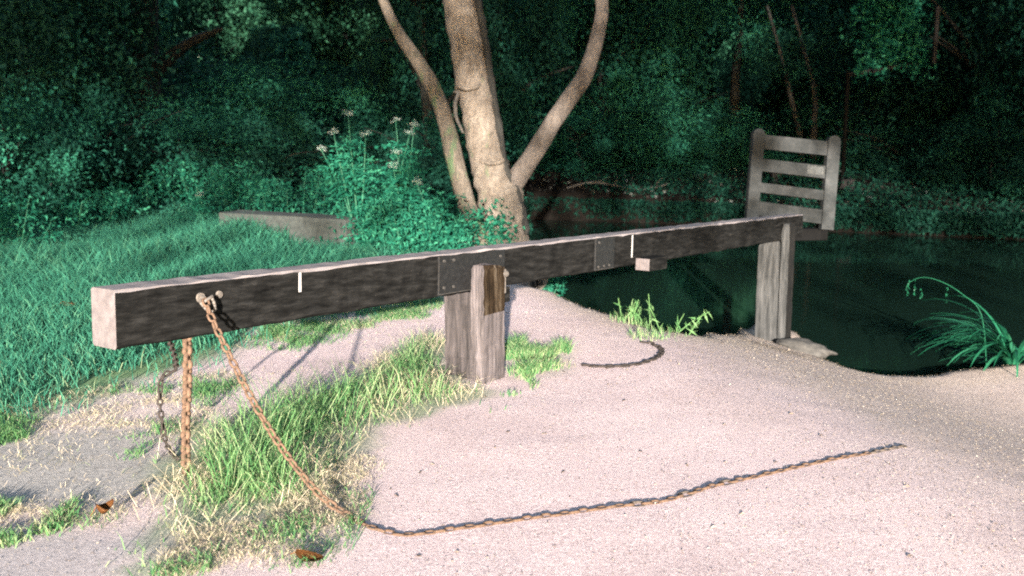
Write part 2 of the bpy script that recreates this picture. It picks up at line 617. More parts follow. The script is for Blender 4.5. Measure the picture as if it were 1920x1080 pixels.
Z_CORNER = wpoly([(-60, 950), (110, 935), (140, 985), (60, 1020), (-60, 1030)])
Z_BARE = wpoly([(430, 690), (520, 655), (640, 640), (790, 585), (830, 600), (740, 650), (660, 705), (540, 745), (440, 735)])
Z_UNDER = wpoly([(430, 640), (520, 606), (700, 578), (800, 560), (830, 575), (760, 598), (640, 625), (500, 660)])
Z_GREY = wpoly([(-200, 830), (140, 800), (300, 800), (330, 860), (280, 920), (160, 960), (-200, 930)])
Z_GREY2 = wpoly([(-200, 1010), (120, 1000), (280, 985), (330, 1010), (250, 1120), (-200, 1120)])


def soft(x, y, P, w):
    d = polydist(x, y, P)
    sd = np.where(inpoly(x, y, P), d, -d) + .12 * vnoise(x * 3.3, y * 3.3, 21) + .05 * vnoise(x * 12, y * 12, 22)
    return sstep(-w, w, sd)


# ------------------------------------------------------------------ ground and water
xs = np.concatenate([np.linspace(-220, -13, 34), np.arange(-12.5, 8, .075), np.linspace(8.2, 30, 60), np.linspace(31, 220, 30)])
ys = np.concatenate([np.linspace(-60, 1.2, 20), np.arange(1.4, 16, .075), np.linspace(16.2, 42, 90), np.linspace(43, 320, 40)])
GX, GY = np.meshgrid(xs, ys)
GZ = ground_h(GX.ravel(), GY.ravel()).reshape(GX.shape)
ny, nx = GX.shape
ii, jj = np.meshgrid(np.arange(ny - 1), np.arange(nx - 1), indexing='ij')
ii = ii.ravel(); jj = jj.ravel()
Q = np.stack([ii * nx + jj, ii * nx + jj + 1, (ii + 1) * nx + jj + 1, (ii + 1) * nx + jj], 1)
fx, fy = GX.ravel(), GY.ravel()
turf = np.maximum.reduce([soft(fx, fy, Z_LAWN, .2), .75 * soft(fx, fy, Z_TUSS, .12), .16 * soft(fx, fy, Z_STRAW, .2), .16 * soft(fx, fy, Z_STRAW2, .15), .4 * soft(fx, fy, Z_POSTR, .1)])
turf *= (1 - soft(fx, fy, Z_BARE, .12))
greya = np.maximum(soft(fx, fy, Z_GREY, .15), soft(fx, fy, Z_GREY2, .15))
wd = polydist(fx, fy, WPOLY)
wdi = np.where(inpoly(fx, fy, WPOLY), 1.0, 0.0)
tan = np.clip(sstep(1.5, 3.6, fx + .25 * fy - .6 + .5 * vnoise(fx * 1.7, fy * 1.7, 31)) * .62 + sstep(.8, .1, wd) * .5 * (fy < 15), 0, .8) * sstep(-2.5, .8, fx)
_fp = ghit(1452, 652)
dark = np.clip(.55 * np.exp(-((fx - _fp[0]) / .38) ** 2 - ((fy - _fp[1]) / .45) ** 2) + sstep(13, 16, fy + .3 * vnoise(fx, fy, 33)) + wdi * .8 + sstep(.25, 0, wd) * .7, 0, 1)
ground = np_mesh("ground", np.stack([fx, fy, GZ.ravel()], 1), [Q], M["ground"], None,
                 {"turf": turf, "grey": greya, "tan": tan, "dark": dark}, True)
tag(ground, kind="structure")
water = np_mesh("water", np.array([[-2.0, 8.5, WATER_Z], [60, 8.5, WATER_Z], [60, 45, WATER_Z], [-2.0, 45, WATER_Z]]), [np.array([[0, 1, 2, 3]])], M["water"])
tag(water, kind="structure")

# ------------------------------------------------------------------ balance beam
B0 = Vector(at(215, 545, 4.2)); B1 = Vector(at(1506, 402, 11.0))
bx = (B1 - B0); BL = bx.length; bx.normalize()
by = Vector((0, 0, 1)).cross(bx).normalized()
bz = bx.cross(by).normalized()
BM = Matrix(((bx.x, by.x, bz.x, B0.x), (bx.y, by.y, bz.y, B0.y), (bx.z, by.z, bz.z, B0.z), (0, 0, 0, 1)))
BMI = BM.inverted()
BH, BW = .252, .173


def beam_s(px, depth_guess=None, yl=0.0, zl=-.12):
    """distance along the beam at which its front face shows in picture column px"""
    lo, hi = 0, BL + 2
    for _ in range(40):
        m_ = (lo + hi) / 2
        p = np.array(BM @ Vector((m_, yl, zl))) - CAM
        q = 960 + F * (p @ RIGHT) / (p @ FWD)
        if q < px: lo = m_
        else: hi = m_
    return (lo + hi) / 2


beam = empty("balance_beam", None, BM)
tag(beam, "long black timber lock balance beam with worn pale top and pale square end", "lock beam")
bm = bmesh.new()
ns = 110
ring = []
for i in range(ns + 1):
    x = BL * i / ns
    j = [random.gauss(0, .0022) for _ in range(8)]
    c = .006 + abs(random.gauss(0, .004))
    pts = [(0 + j[0], -c), (c, 0 + j[1]), (BW - c, 0 + j[2]), (BW, -c), (BW, -BH + c), (BW - c, -BH + j[3]), (c, -BH + j[4]), (0 + j[5], -BH + c)]
    ring.append([bm.verts.new((x, y, z)) for y, z in pts])
for i in range(ns):
    for k in range(8):
        f = bm.faces.new([ring[i][k], ring[i + 1][k], ring[i + 1][(k + 1) % 8], ring[i][(k + 1) % 8]])
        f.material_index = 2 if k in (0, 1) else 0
f = bm.faces.new(ring[0][::-1]); f.material_index = 1
f = bm.faces.new(ring[-1])
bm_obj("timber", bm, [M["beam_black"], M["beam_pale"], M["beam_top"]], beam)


def plate(x0, x1, z0, z1, bolts):
    bm = bmesh.new(); add_box(bm, x0, x1, -.009, .0, z0, z1)
    add_box(bm, x0, x0 + .006, -.0105, -.009, z0, z1, None, 0, 1); add_box(bm, x0 + .006, x1, -.0105, -.009, z0, z0 + .006, None, 0, 1)
    p = bm_obj("iron_plate", bm, [M["iron"], M["iron_mid"]], beam)
    for (u, v) in bolts:
        bm = bmesh.new()
        add_cyl(bm, (u, -.018, v), (u, -.0088, v), .009, .011, 8)
        bm_obj("bolt", bm, M["iron_mid"], p)


s0 = beam_s(820); s1 = beam_s(900)
plate(s0, s1 + .25, -.24, -.012, [(s0 + .05, -.04), (s0 + .05, -.2), (s0 + .14, -.04), (s0 + .14, -.2), (s1 + .2, -.05)])
s2 = beam_s(1114); s3 = beam_s(1150)
plate(s2, s3, -.245, -.012, [(s2 + .05, -.22), (s2 + .13, -.22), (s2 + .21, -.22), (s2 + .05, -.04)])
for px in (560, 1184):
    s = beam_s(px)
    bm = bmesh.new(); add_box(bm, s, s + .016, -.003, .0005, -.11 if px == 560 else -.19, -.012)
    bm_obj("white_mark", bm, M["white_paint"], beam)
sc_ = beam_s(1192)
bm = bmesh.new(); add_box(bm, sc_, sc_ + .3, -.13, -.001, -.295, -.195)
for f in bm.faces:
    if f.normal.x < -.5: f.material_index = 1
bm_obj("cleat", bm, [M["beam_black"], M["beam_pale"]], beam, bevel=.004)
se = beam_s(376)
bm = bmesh.new(); add_cyl(bm, (se, -.03, -.075), (se, .0, -.075), .010, n=10)
bmesh.ops.create_cone(bm, cap_ends=True, segments=14, radius1=.024, radius2=.022, depth=.008,
                      matrix=Matrix.Translation((se, -.004, -.075)) @ Matrix.Rotation(rad(90), 4, 'X'))
bm_obj("eye_bolt", bm, M["iron_pale"], beam)
sb = beam_s(410)
bm = bmesh.new(); add_cyl(bm, (sb, -.012, -.07), (sb, .0, -.07), .016, .019, 12)
bm_obj("bolt", bm, M["iron_pale"], beam)

# ------------------------------------------------------------------ beam rests
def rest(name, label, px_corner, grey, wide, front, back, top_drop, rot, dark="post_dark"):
    """post with a notch: an upstand in front of the beam, the lower part runs under it"""
    s = beam_s(px_corner, yl=-front - .006, zl=-.2)
    base = BM @ Vector((s, -front - .006, 0))
    gz = float(ground_h(base.x, base.y)) - .12
    ex = Vector((bx.x, bx.y, 0)).normalized()
    Mx = Matrix(((ex.x, by.x, 0, base.x), (ex.y, by.y, 0, base.y), (0, 0, 1, gz), (0, 0, 0, 1)))
    root = empty(name, None, Mx)
    tag(root, label, "post")
    ztop = base.z - top_drop - gz
    zsh = base.z - BH - .012 - .012 * 0 - gz - wide * .05
    D0, D1, D2 = 0.0, front, front + BW + .012 + back
    bm = bmesh.new()
    nz = 26
    prof_pts = []
    # cross-section columns: lower block and upstand share one mesh with rough faces
    def slab(ya, yb, za, zb, nzz, topmat=0, x0=0.0, mi=0):
        top_w = .030
        rings = []
        for i in range(nzz + 1):
            t = i / nzz; z = za + (zb - za) * t
            w = .003
            rr = []
            for (x, y) in ((x0, ya), (wide * .5, ya), (wide, ya), (wide, yb), (wide * .5, yb), (x0, yb)):
                if i == nzz:                       # worn, rounded top
                    x += (.012 if x < wide * .4 else -.022 if x > wide * .6 else 0); y += .012 if y == ya else -.012
                rr.append(bm.verts.new((x + random.gauss(0, w), y + random.gauss(0, w) * .5, z + (random.gauss(0, .006) - (.03 * (x / wide) if topmat else 0) if i == nzz else 0))))
            rings.append(rr)
        for i in range(nzz):
            for k in range(6):
                f = bm.faces.new([rings[i][k], rings[i][(k + 1) % 6], rings[i + 1][(k + 1) % 6], rings[i + 1][k]])
                f.material_index = mi
                if not rot and k in (0, 1): f.material_index = 1
                if rot and k in (0, 1) and za + (zb - za) * (i + .5) / nzz > ztop - .30: f.material_index = 1
        bm.faces.new(rings[-1]); bm.faces.new(rings[0][::-1])
    slab(D0, D1, 0, ztop, 22, 1 if rot else 0)
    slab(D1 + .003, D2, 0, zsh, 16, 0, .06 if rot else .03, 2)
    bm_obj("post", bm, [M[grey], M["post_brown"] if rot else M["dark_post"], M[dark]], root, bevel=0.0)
    return root, s, Mx, ztop, zsh


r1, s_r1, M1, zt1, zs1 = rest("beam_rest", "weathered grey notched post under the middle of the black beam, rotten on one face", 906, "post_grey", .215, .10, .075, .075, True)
bm = bmesh.new()
add_cyl(bm, (.214, .030, zt1 - .09), (.275, .030, zt1 - .09), .030, .024, 8)
add_box(bm, .2145, .25, .012, .06, zt1 - .21, zt1 - .055)
bm_obj("bolt_plate", bm, M["iron_pale"], r1, bevel=.003)
bm = bmesh.new(); add_box(bm, .219, .36, .06, .22, zs1 - .085, zs1 + .012)
bm_obj("packing_block", bm, M["beam_black"], r1, bevel=.004)
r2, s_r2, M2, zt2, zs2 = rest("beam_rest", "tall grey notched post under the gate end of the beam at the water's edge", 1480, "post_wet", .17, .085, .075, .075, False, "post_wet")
fp = gpt(1508, 660)
bm = bmesh.new()
bmesh.ops.create_icosphere(bm, subdivisions=4, radius=1)
for v in bm.verts:
    n_ = v.co.copy()
    k = 1 + .22 * float(vnoise(n_.x * 2 + 3, n_.y * 2 + n_.z * 2.3, 4)) + .07 * float(vnoise(n_.x * 6, n_.y * 6 + n_.z * 5, 8))
    v.co = Vector((n_.x * .30 * k, n_.y * .17 * k, n_.z * .085 * k))
o = bm_obj("footing_stone", bm, M["stone"], None, True)
o.location = Vector(fp) + Vector((.02, .12, .02)); o.rotation_euler = (0, .15, rad(-35))
tag(o, "rough pale stone lying at the foot of the far beam post by the water", "stone")

# ------------------------------------------------------------------ guard rail on the gate
GD = 11.55
PXM = GD / F
gl = Vector(at(1408, 415, GD)); gr_ = Vector(at(1549, 428, GD + .12))
ax = (gr_ - gl).normalized()
upv = (Vector(at(1425, 240, GD)) - Vector(at(1408, 405, GD))).normalized()
ay = upv.cross(ax).normalized()
az = ax.cross(ay).normalized()
GM = Matrix(((ax.x, ay.x, az.x, gl.x), (ax.y, ay.y, az.y, gl.y), (ax.z, ay.z, az.z, gl.z), (0, 0, 0, 1)))
guard = empty("guard_rail", None, GM)
tag(guard, "leaning grey timber guard rail of four bars between two round-topped posts over the water", "guard rail")
gw = (gr_ - gl).length


def gpost(x, w, h, z0=0):
    bm = bmesh.new()
    pts = [(x - w / 2, z0), (x + w / 2, z0), (x + w / 2, h - w * .45)]
    for k in range(1, 8):
        a = math.pi * k / 8
        pts.append((x + w / 2 * math.cos(a), h - w * .45 + w * .45 * math.sin(a)))
    pts.append((x - w / 2, h - w * .45))
    vs = [bm.verts.new((p, -.045, q)) for p, q in pts]
    f = bm.faces.new(vs)
    r = bmesh.ops.extrude_face_region(bm, geom=[f])
    for v in r["geom"]:
        if isinstance(v, bmesh.types.BMVert): v.co.y += .09
    bm_obj("post", bm, M["rail_grey"], guard, bevel=.006)


gpost(.0, .14, 1.065, -.15)
gpost(gw, .15, 1.075, -.02)
for (zc, hh, tilt) in ((.92, .165, 0), (.655, .145, -.012), (.395, .115, -.02), (.155, .165, -.03)):
    bm = bmesh.new()
    vs = add_box(bm, .071, gw - .076, -.028, .024, zc - hh / 2, zc + hh / 2)
    for v in vs:
        if v.co.x > gw / 2: v.co.z += tilt
    rail = bm_obj("rail", bm, M["rail_grey"], guard, bevel=.005)
    if abs(zc - .655) < .01:
        bm = bmesh.new(); add_box(bm, gw - .30, gw - .10, -.0315, -.0285, zc - .05, zc + .035)
        for k in range(5):
            add_box(bm, gw - .30 + k * .04, gw - .275 + k * .04, -.0322, -.0285, zc + .035, zc + .035 + random.uniform(.005, .02))
        bm_obj("paint_patch", bm, M["whitewash"], rail)
# gate below it
gate = empty("lock_gate", (gl.x, gl.y, -1.4))
tag(gate, "black tarred lock gate top rising out of the dark water below the guard rail", "lock gate")
e1 = Vector((ax.x, ax.y, 0)).normalized(); e2 = Vector((-e1.y, e1.x, 0))
GM2 = Matrix(((e1.x, e2.x, 0, 0), (e1.y, e2.y, 0, 0), (0, 0, 1, 0), (0, 0, 0, 1)))
gtop = gl.z - .04 + 1.4
bm = bmesh.new(); add_box(bm, -.02, gw + .05, .06, .2, gtop - .20, gtop - .06, GM2)
bm_obj("top_rail", bm, M["tar"], gate, bevel=.008)
bm = bmesh.new(); add_box(bm, .34, .54, .061, .199, .0, gtop - .201, GM2)
bm_obj("heel_post", bm, M["tar"], gate, bevel=.006)
bm = bmesh.new(); add_box(bm, .05, .16, .04, .18, gtop - .059, gtop + .1, GM2)
bm_obj("bracket", bm, M["tar"], gate, bevel=.006)
bm = bmesh.new(); add_box(bm, gw - .06, gw + .06, .052, .18, gtop - .059, gtop + .02, GM2)
bm_obj("bracket", bm, M["tar"], gate, bevel=.006)

for (px, w, yt, lab, dd) in ((1455, 16, 318, "slim grey mooring post on the far bank, seen between the guard rail's bars", 15.0),
                             (1587, 25, 336, "square grey-brown mooring post on the far bank just right of the guard rail", 14.0)):
    dd = dd + 13.0; p = at(px, yt, dd); wm = w * dd / F
    zb_ = float(ground_h(p[0], p[1])) - .2; hh = p[2] - zb_
    bm = bmesh.new(); add_box(bm, -wm / 2, wm / 2, -wm / 2, wm / 2, 0, hh)
    bmesh.ops.subdivide_edges(bm, edges=[e for e in bm.edges if abs(e.verts[0].co.z - e.verts[1].co.z) > .3], cuts=7)
    for v in bm.verts:
        v.co.x += random.gauss(0, .006); v.co.y += random.gauss(0, .006); v.co.x += .05 * (v.co.z / hh)
    o = bm_obj("mooring_post", bm, M["farpost"], None, bevel=.006)
    o.location = (p[0] - .05, p[1], zb_)
    tag(o, lab, "post")

# ------------------------------------------------------------------ chains
def link_mesh(name, L, Wd, wr, mat):
    """one oval chain link along local x"""
    nseg, nr = 18, 7
    V = []; r = Wd / 2 - wr; half = L / 2 - Wd / 2
    for i in range(nseg):
        a = 2 * math.pi * i / nseg
        cx = math.cos(a) * r + (half if math.cos(a) >= 0 else -half); cy = math.sin(a) * r
        nx_, ny_ = math.cos(a), math.sin(a)
        for j in range(nr):
            b_ = 2 * math.pi * j / nr
            V.append((cx + nx_ * wr * math.cos(b_), cy + ny_ * wr * math.cos(b_), wr * math.sin(b_)))
    Q = [[i * nr + j, ((i + 1) % nseg) * nr + j, ((i + 1) % nseg) * nr + (j + 1) % nr, i * nr + (j + 1) % nr] for i in range(nseg) for j in range(nr)]
    me = bpy.data.meshes.new(name)
    me.from_pydata(V, [], Q)
    for p in me.polygons: p.use_smooth = True
    me.materials.append(mat)
    return me


def chain(name, label, path, me, L, wr, flat_from=None, big=(), bigme=None, rolls=(0, 90)):
    path = np.asarray(path)
    seg = np.linalg.norm(np.diff(path, axis=0), axis=1)
    cum = np.concatenate([[0], np.cumsum(seg)])
    pitch = L - 2.1 * wr
    n = int(cum[-1] / pitch)
    root = empty(name, path[0])
    tag(root, label, "chain")
    rest_ = Acc(); maxlinks = 96
    for i in range(n):
        s = (i + .5) * pitch
        q = np.array([np.interp(s, cum, path[:, k]) for k in range(3)])
        q2 = np.array([np.interp(s + pitch * .5, cum, path[:, k]) for k in range(3)])
        q1 = np.array([np.interp(s - pitch * .5, cum, path[:, k]) for k in range(3)])
        d = Vector(q2 - q1)
        if d.length < 1e-6: continue
        rot = d.to_track_quat('X', 'Z').to_matrix().to_4x4()
        lying = flat_from is not None and s > flat_from
        r_ = (rolls[i % 2] if not lying else (8 if i % 2 else -26)) + random.uniform(-9, 9)
        isbig = any(abs(s - b_) < pitch * .5 for b_ in big)
        Ml = Matrix.Translation(Vector(q) - Vector(path[0])) @ rot @ Matrix.Rotation(rad(random.uniform(-6, 6)), 4, 'Z') @ Matrix.Rotation(rad(r_), 4, 'X')
        if i >= maxlinks and not isbig:
            vv = np.array([v.co for v in me.vertices]); qq = np.array([list(p.vertices) for p in me.polygons])
            MM = np.array(Ml); rest_.add(vv @ MM[:3, :3].T + MM[:3, 3], qq)
            continue
        o = bpy.data.objects.new("connecting_link" if isbig else "link", bigme if isbig else me)
        if isbig: r_ = 10
        COL.objects.link(o)
        o.parent = root
        if isbig: Ml = Matrix.Translation(Vector(q) - Vector(path[0])) @ rot @ Matrix.Rotation(rad(10), 4, 'X')
        o.matrix_local = Ml
    if rest_.n:
        tag(rest_.build("links", M["rust_brown"], root, True), kind="stuff")
    return root, cum


eye = BM @ Vector((se, -.032, -.078))
dep0 = float((np.array(eye) - CAM) @ FWD)
hang_px = [(395, 592), (420, 645), (460, 725), (505, 805), (552, 872), (602, 930)]
gend = gpt(648, 968); gend[2] += .012
dep1 = float((gend - CAM) @ FWD)
hp = [np.array(eye)]
for k, (px, py) in enumerate(hang_px):
    t = (py - 568) / (968 - 568)
    hp.append(at(px, py, dep0 - .02 + (dep1 - dep0 + .02) * t))
hp.append(gend)
gp = []
for (px, py) in [(700, 990), (760, 1001), (850, 991), (960, 975), (1060, 962), (1150, 950), (1245, 938), (1330, 914), (1420, 893), (1520, 870), (1620, 852), (1704, 838)]:
    q = gpt(px, py); q[2] -= .0005; gp.append(q)
lpath = smooth_path(hp + gp, 6)
for k in range(len(lpath)):
    gz = float(ground_h(lpath[k][0], lpath[k][1])) - .0005
    if lpath[k][2] < gz: lpath[k][2] = gz
lk = link_mesh("link", .054, .040, .0060, M["rust_brown"])
lko = link_mesh("link", .054, .038, .0060, M["rust_orange"])
lkb = link_mesh("connecting_link", .078, .052, .0065, M["rust_brown"])
seg = np.linalg.norm(np.diff(lpath, axis=0), axis=1); hang_len = float(np.sum(seg[:7 * 6]))
tot = float(np.sum(seg))
ch, _ = chain("chain", "long thin rusty chain hanging from the beam's side and trailing across the bare earth", lpath, lko, .054, .0060, hang_len,
              big=(hang_len + (tot - hang_len) * .42, hang_len + (tot - hang_len) * .505, hang_len + (tot - hang_len) * .58), bigme=lkb)
for o in ch.children:
    if (o.matrix_local.translation + ch.location).z < .12 and o.name.startswith("link"): o.data = lk
# shackle at its upper end
bm = bmesh.new()
pts = []
for k in range(11):
    a = math.pi * k / 10
    pts.append(Vector((.026 * math.cos(a), 0, -.02 - .06 * math.sin(a))))
for k in range(10):
    add_cyl(bm, pts[k], pts[k + 1], .0075, n=8)
add_cyl(bm, (-.034, 0, -.018), (.034, 0, -.018), .0085, n=8)
sh = bm_obj("shackle", bm, M["iron_pale"], ch, True)
sh.location = (0, -.004, .01); sh.rotation_euler = (0, rad(-28), rad(35))

# doubled orange chain under the beam
top = np.array(BM @ Vector((beam_s(366, zl=-.25), .06, -BH + .01)))
bot = at(346, 835, float((top - CAM) @ FWD) - .05)
bot[2] = float(ground_h(bot[0], bot[1]))
lkt = link_mesh("link", .056, .054, .0115, M["rust_orange"])
P = smooth_path([top, top * .7 + bot * .3 + np.array([.004, 0, 0]), top * .35 + bot * .65 + np.array([-.004, 0, 0]), bot], 6)
chain("chain", "thick orange rusty chain hanging straight down from under the beam into the grass", P, lkt, .056, .0115, rolls=(25, 115))
# dark chain loop behind it
d2 = 4.95
pp = [np.array(BM @ Vector((beam_s(352, zl=-.25), .15, -BH + .01)))] + [at(a, b_, d2) for a, b_ in ((330, 688), (305, 706), (300, 745), (304, 792), (312, 832))]
q = gpt(335, 868); q[2] += .01; pp.append(q)
lkd = link_mesh("link", .042, .032, .0055, M["rust_dark"])
chain("chain", "dark slack chain looping below the beam just left of the thick orange one", smooth_path(pp, 6), lkd, .042, .0055)
# dark chain on the ground behind the near post
pp = []
for (px, py) in [(1150, 668), (1172, 684), (1130, 688), (1092, 685), (1140, 688), (1190, 684), (1228, 672), (1241, 658), (1225, 647), (1190, 640)]:
    q = gpt(px, py); q[2] += .005; pp.append(q)
lkg = link_mesh("link", .07, .046, .008, M["rust_dark"])
chain("chain", "dark iron chain lying in a curve on the earth between beam and water", smooth_path(pp[3:], 6), lkg, .07, .008, -1)

# ------------------------------------------------------------------ tree by the beam
TD = 12.6
def tpath(pts, depth=TD, dz=None):
    P = []; r_ = []
    for k, (px, py, w) in enumerate(pts):
        d = depth if dz is None else depth + dz[k]
        P.append(at(px, py, d)); r_.append(w * d / F / 2)
    return np.array(P), np.array(r_)


P, rr = tpath([(950, 560, 150), (948, 515, 118), (947, 470, 98), (946, 440, 92), (941, 378, 84), (925, 330, 72), (912, 285, 67), (902, 225, 68), (889, 156, 69), (876, 75, 68), (863, 0, 66), (846, -120, 62), (822, -300, 56), (800, -520, 46), (790, -800, 34)])
groundz = float(ground_h(P[0][0], P[0][1]))
tree = empty("forked_tree", (P[2][0], P[2][1], groundz))
tag(tree, "tan-barked tree with three spreading stems standing behind the black beam", "tree")


def tube_obj(name, P, rr, mat, parent, n=18, rough=.06, seed=1, k=5):
    P2 = smooth_path(P, k)
    r2 = np.interp(np.linspace(0, len(rr) - 1, len(P2)), np.arange(len(rr)), rr)
    off = np.array(parent.location) if parent else np.zeros(3)
    V, Q, T = tube_arrays(P2 - off, r2, n, rough, seed)
    return np_mesh(name, V, [Q, T], mat, parent, None, True)


P[0][2] = groundz - .15
trunk = tube_obj("trunk", P, rr, M["bark"], tree, 26, .11, 3, 8)
Pl, rl = tpath([(925, 530, 46), (908, 480, 40), (889, 422, 35), (867, 355, 34), (849, 284, 33), (831, 213, 32), (800, 142, 29), (747, 62, 22), (718, 0, 18), (680, -100, 16), (620, -260, 13)], TD - .25)
Pl[0][2] = groundz - .1
tube_obj("limb", Pl, rl, M["bark_moss"], tree, 14, .08, 5)["label"] = "mossy left stem of the tree"
Pr, rr_ = tpath([(935, 385, 50), (955, 352, 44), (973, 329, 38), (1009, 275, 34), (1053, 204, 33), (1093, 147, 32), (1115, 89, 28), (1127, 35, 25), (1128, 0, 24), (1122, -120, 22), (1105, -300, 18)], TD - .05)
tube_obj("limb", Pr, rr_, M["bark_limb"], tree, 14, .07, 7)
Pi, ri = tpath([(985, 440, 18), (975, 380, 16), (948, 310, 14), (938, 250, 13), (925, 180, 14), (917, 120, 13), (906, 60, 15), (897, 0, 14), (888, -100, 12)], TD - .14)
tube_obj("ivy_stem", Pi, ri, M["bark_thin"], tree, 8, .35, 9, 8)
Pi, ri = tpath([(868, 250, 5), (856, 220, 7), (853, 195, 8), (858, 175, 6), (850, 172, 4)], TD - .35)
tube_obj("dead_vine", Pi, ri, M["twig"], tree, 6, .3, 10, 5)
# bark collars / scars
for (px, py, w) in ((878, 160, 44), (922, 300, 46)):
    Pc, rc = [], []
    for k in range(9):
        a = math.pi * (k / 8)
        Pc.append(at(px - w / 2 * math.cos(a), py + 9 * math.sin(a) - 3, TD - .20 - .06 * math.sin(a))); rc.append(.014 + .012 * math.sin(a))
    tube_obj("branch_scar", np.array(Pc), np.array(rc), M["bark"], tree, 8, .25, 12, 2)
# high crown (above the picture), sprouts at the foot
rng = np.random.RandomState(5)
pts, var = clump_points(9000, 4.6, 4.2, 2.8, rng, 70, .2)
V, Q = leaf_arrays(pts + np.array([0, .6, 8.8]) - np.array([0, 0, groundz]), .10 + .1 * rng.rand(len(pts)), .6, rng)
np_mesh("crown", V, [Q], M["leaf_mid"], tree, {"var": np.repeat(var, 4)})
pts = []
for (px, py, n_) in ((915, 430, 110), (935, 440, 170), (925, 410, 60), (950, 452, 90)):
    c = at(px, py, TD - .45) - np.array(tree.location)
    pts.append(c + rng.normal(size=(n_, 3)) * np.array([.10, .10, .16]))
pts = np.vstack(pts)
V, Q = leaf_arrays(pts, .04 + .05 * rng.rand(len(pts)), .55, rng)
np_mesh("foliage", V, [Q], M["leaf_weed"], tree, {"var": np.repeat(rng.rand(len(pts)), 4)})

# ------------------------------------------------------------------ low concrete edging on the lawn
wb = gpt(650, 484); wt = np.array([wb[0] - 2.2, wb[1] + 1.25])
d_ = Vector((wt[0] - wb[0], wt[1] - wb[1], 0)); wl = d_.length * .82; d_.normalize()
nrm = Vector((-d_.y, d_.x, 0))
Mw = Matrix(((d_.x, nrm.x, 0, wb[0]), (d_.y, nrm.y, 0, wb[1]), (0, 0, 1, wb[2] + .03), (0, 0, 0, 1)))
bm = bmesh.new(); add_box(bm, 0, wl, -.42, 0, 0, .43)
bmesh.ops.subdivide_edges(bm, edges=bm.edges[:], cuts=5)
for v in bm.verts: v.co += Vector((random.gauss(0, .005), random.gauss(0, .005), random.gauss(0, .006)))
o = bm_obj("low_wall", bm, M["concrete"], None)
o.matrix_world = Mw
tag(o, "low grey concrete wall end half buried in the grass left of the tree", "wall")

# ------------------------------------------------------------------ leaves, trees and shrubs
def crown_mesh(name, n, rx, ry, rz, size, mat, seed, nclump=60, spread=.22, shell=.5, lo=-1.0, droop=.15, wd=.6):
    rng = np.random.RandomState(seed)
    pts, var = clump_points(n, rx, ry, rz, rng, nclump, spread, shell, lo)
    V, Q = leaf_arrays(pts, size * (.6 + .8 * rng.rand(n)), wd, rng, droop)
    me = np_mesh(name, V, [Q], mat, None, {"var": np.repeat(var, 4)})
    d = me.data
    bpy.data.objects.remove(me)
    return d


CR = {
    "a": crown_mesh("crown", 22000, 2.6, 2.2, 3.0, .105, M["leaf_deep"], 1, 75, .13, .5),
    "b": crown_mesh("crown", 22000, 2.3, 2.0, 2.4, .10, M["leaf_mid"], 2, 70, .12, .5),
    "c": crown_mesh("crown", 14000, 2.0, 1.8, 1.5, .085, M["leaf_mid"], 3, 60, .14, .4),
    "d": crown_mesh("crown", 14000, 1.7, 1.5, 1.3, .085, M["leaf_deep"], 4, 60, .14, .4),
    "p": crown_mesh("crown", 14000, 3.0, 2.4, 3.0, .16, M["leaf_pale"], 6, 70, .15, .4),
}


def tree_at(name, label, cat, x, y, zc, cr, sc, trunk_r=.12, dark="bark_dark", group=None, rz=0, lean=(0, 0), limbs=4):
    gz = float(base_h(x, y)) - .05
    root = empty(name, (x, y, gz))
    tag(root, label, cat, group)
    c = bpy.data.objects.new("crown", CR[cr]); COL.objects.link(c); c.parent = root
    c.location = (lean[0], lean[1], zc - gz); c.scale = sc; c.rotation_euler = (0, 0, rz)
    rng = np.random.RandomState(abs(int(x * 37 + y * 91 + zc * 7)) % 9999)
    acc = Acc()
    H = zc - gz + .5 * sc[2]
    P = smooth_path(np.array([[0, 0, -.2], [lean[0] * .2 + rng.normal() * .08, lean[1] * .2, H * .3], [lean[0] * .6 + rng.normal() * .12, lean[1] * .6, H * .65], [lean[0], lean[1], H]]), 5)
    V, Q, T = tube_arrays(P, np.linspace(trunk_r, trunk_r * .3, len(P)), 10, .12, 3); acc.add(V, Q, T)
    for k in range(limbs):
        i = rng.randint(int(len(P) * .3), len(P) - 2); a = rng.rand() * 6.28
        e = P[i] + np.array([math.cos(a) * 1.6 * sc[0], math.sin(a) * 1.3 * sc[1], rng.uniform(.3, 1.3) * sc[2]])
        mid = (P[i] + e) / 2 + np.array([0, 0, .2])
        Pb = smooth_path([P[i], mid, e], 4)
        V, Q, T = tube_arrays(Pb, np.linspace(trunk_r * .45, trunk_r * .1, len(Pb)), 7, .1, k); acc.add(V, Q, T)
    acc.build("trunk", M[dark], root, True)
    return root


def col_x(px, y):
    return (px - 960) / F * (y / math.cos(PITCH))


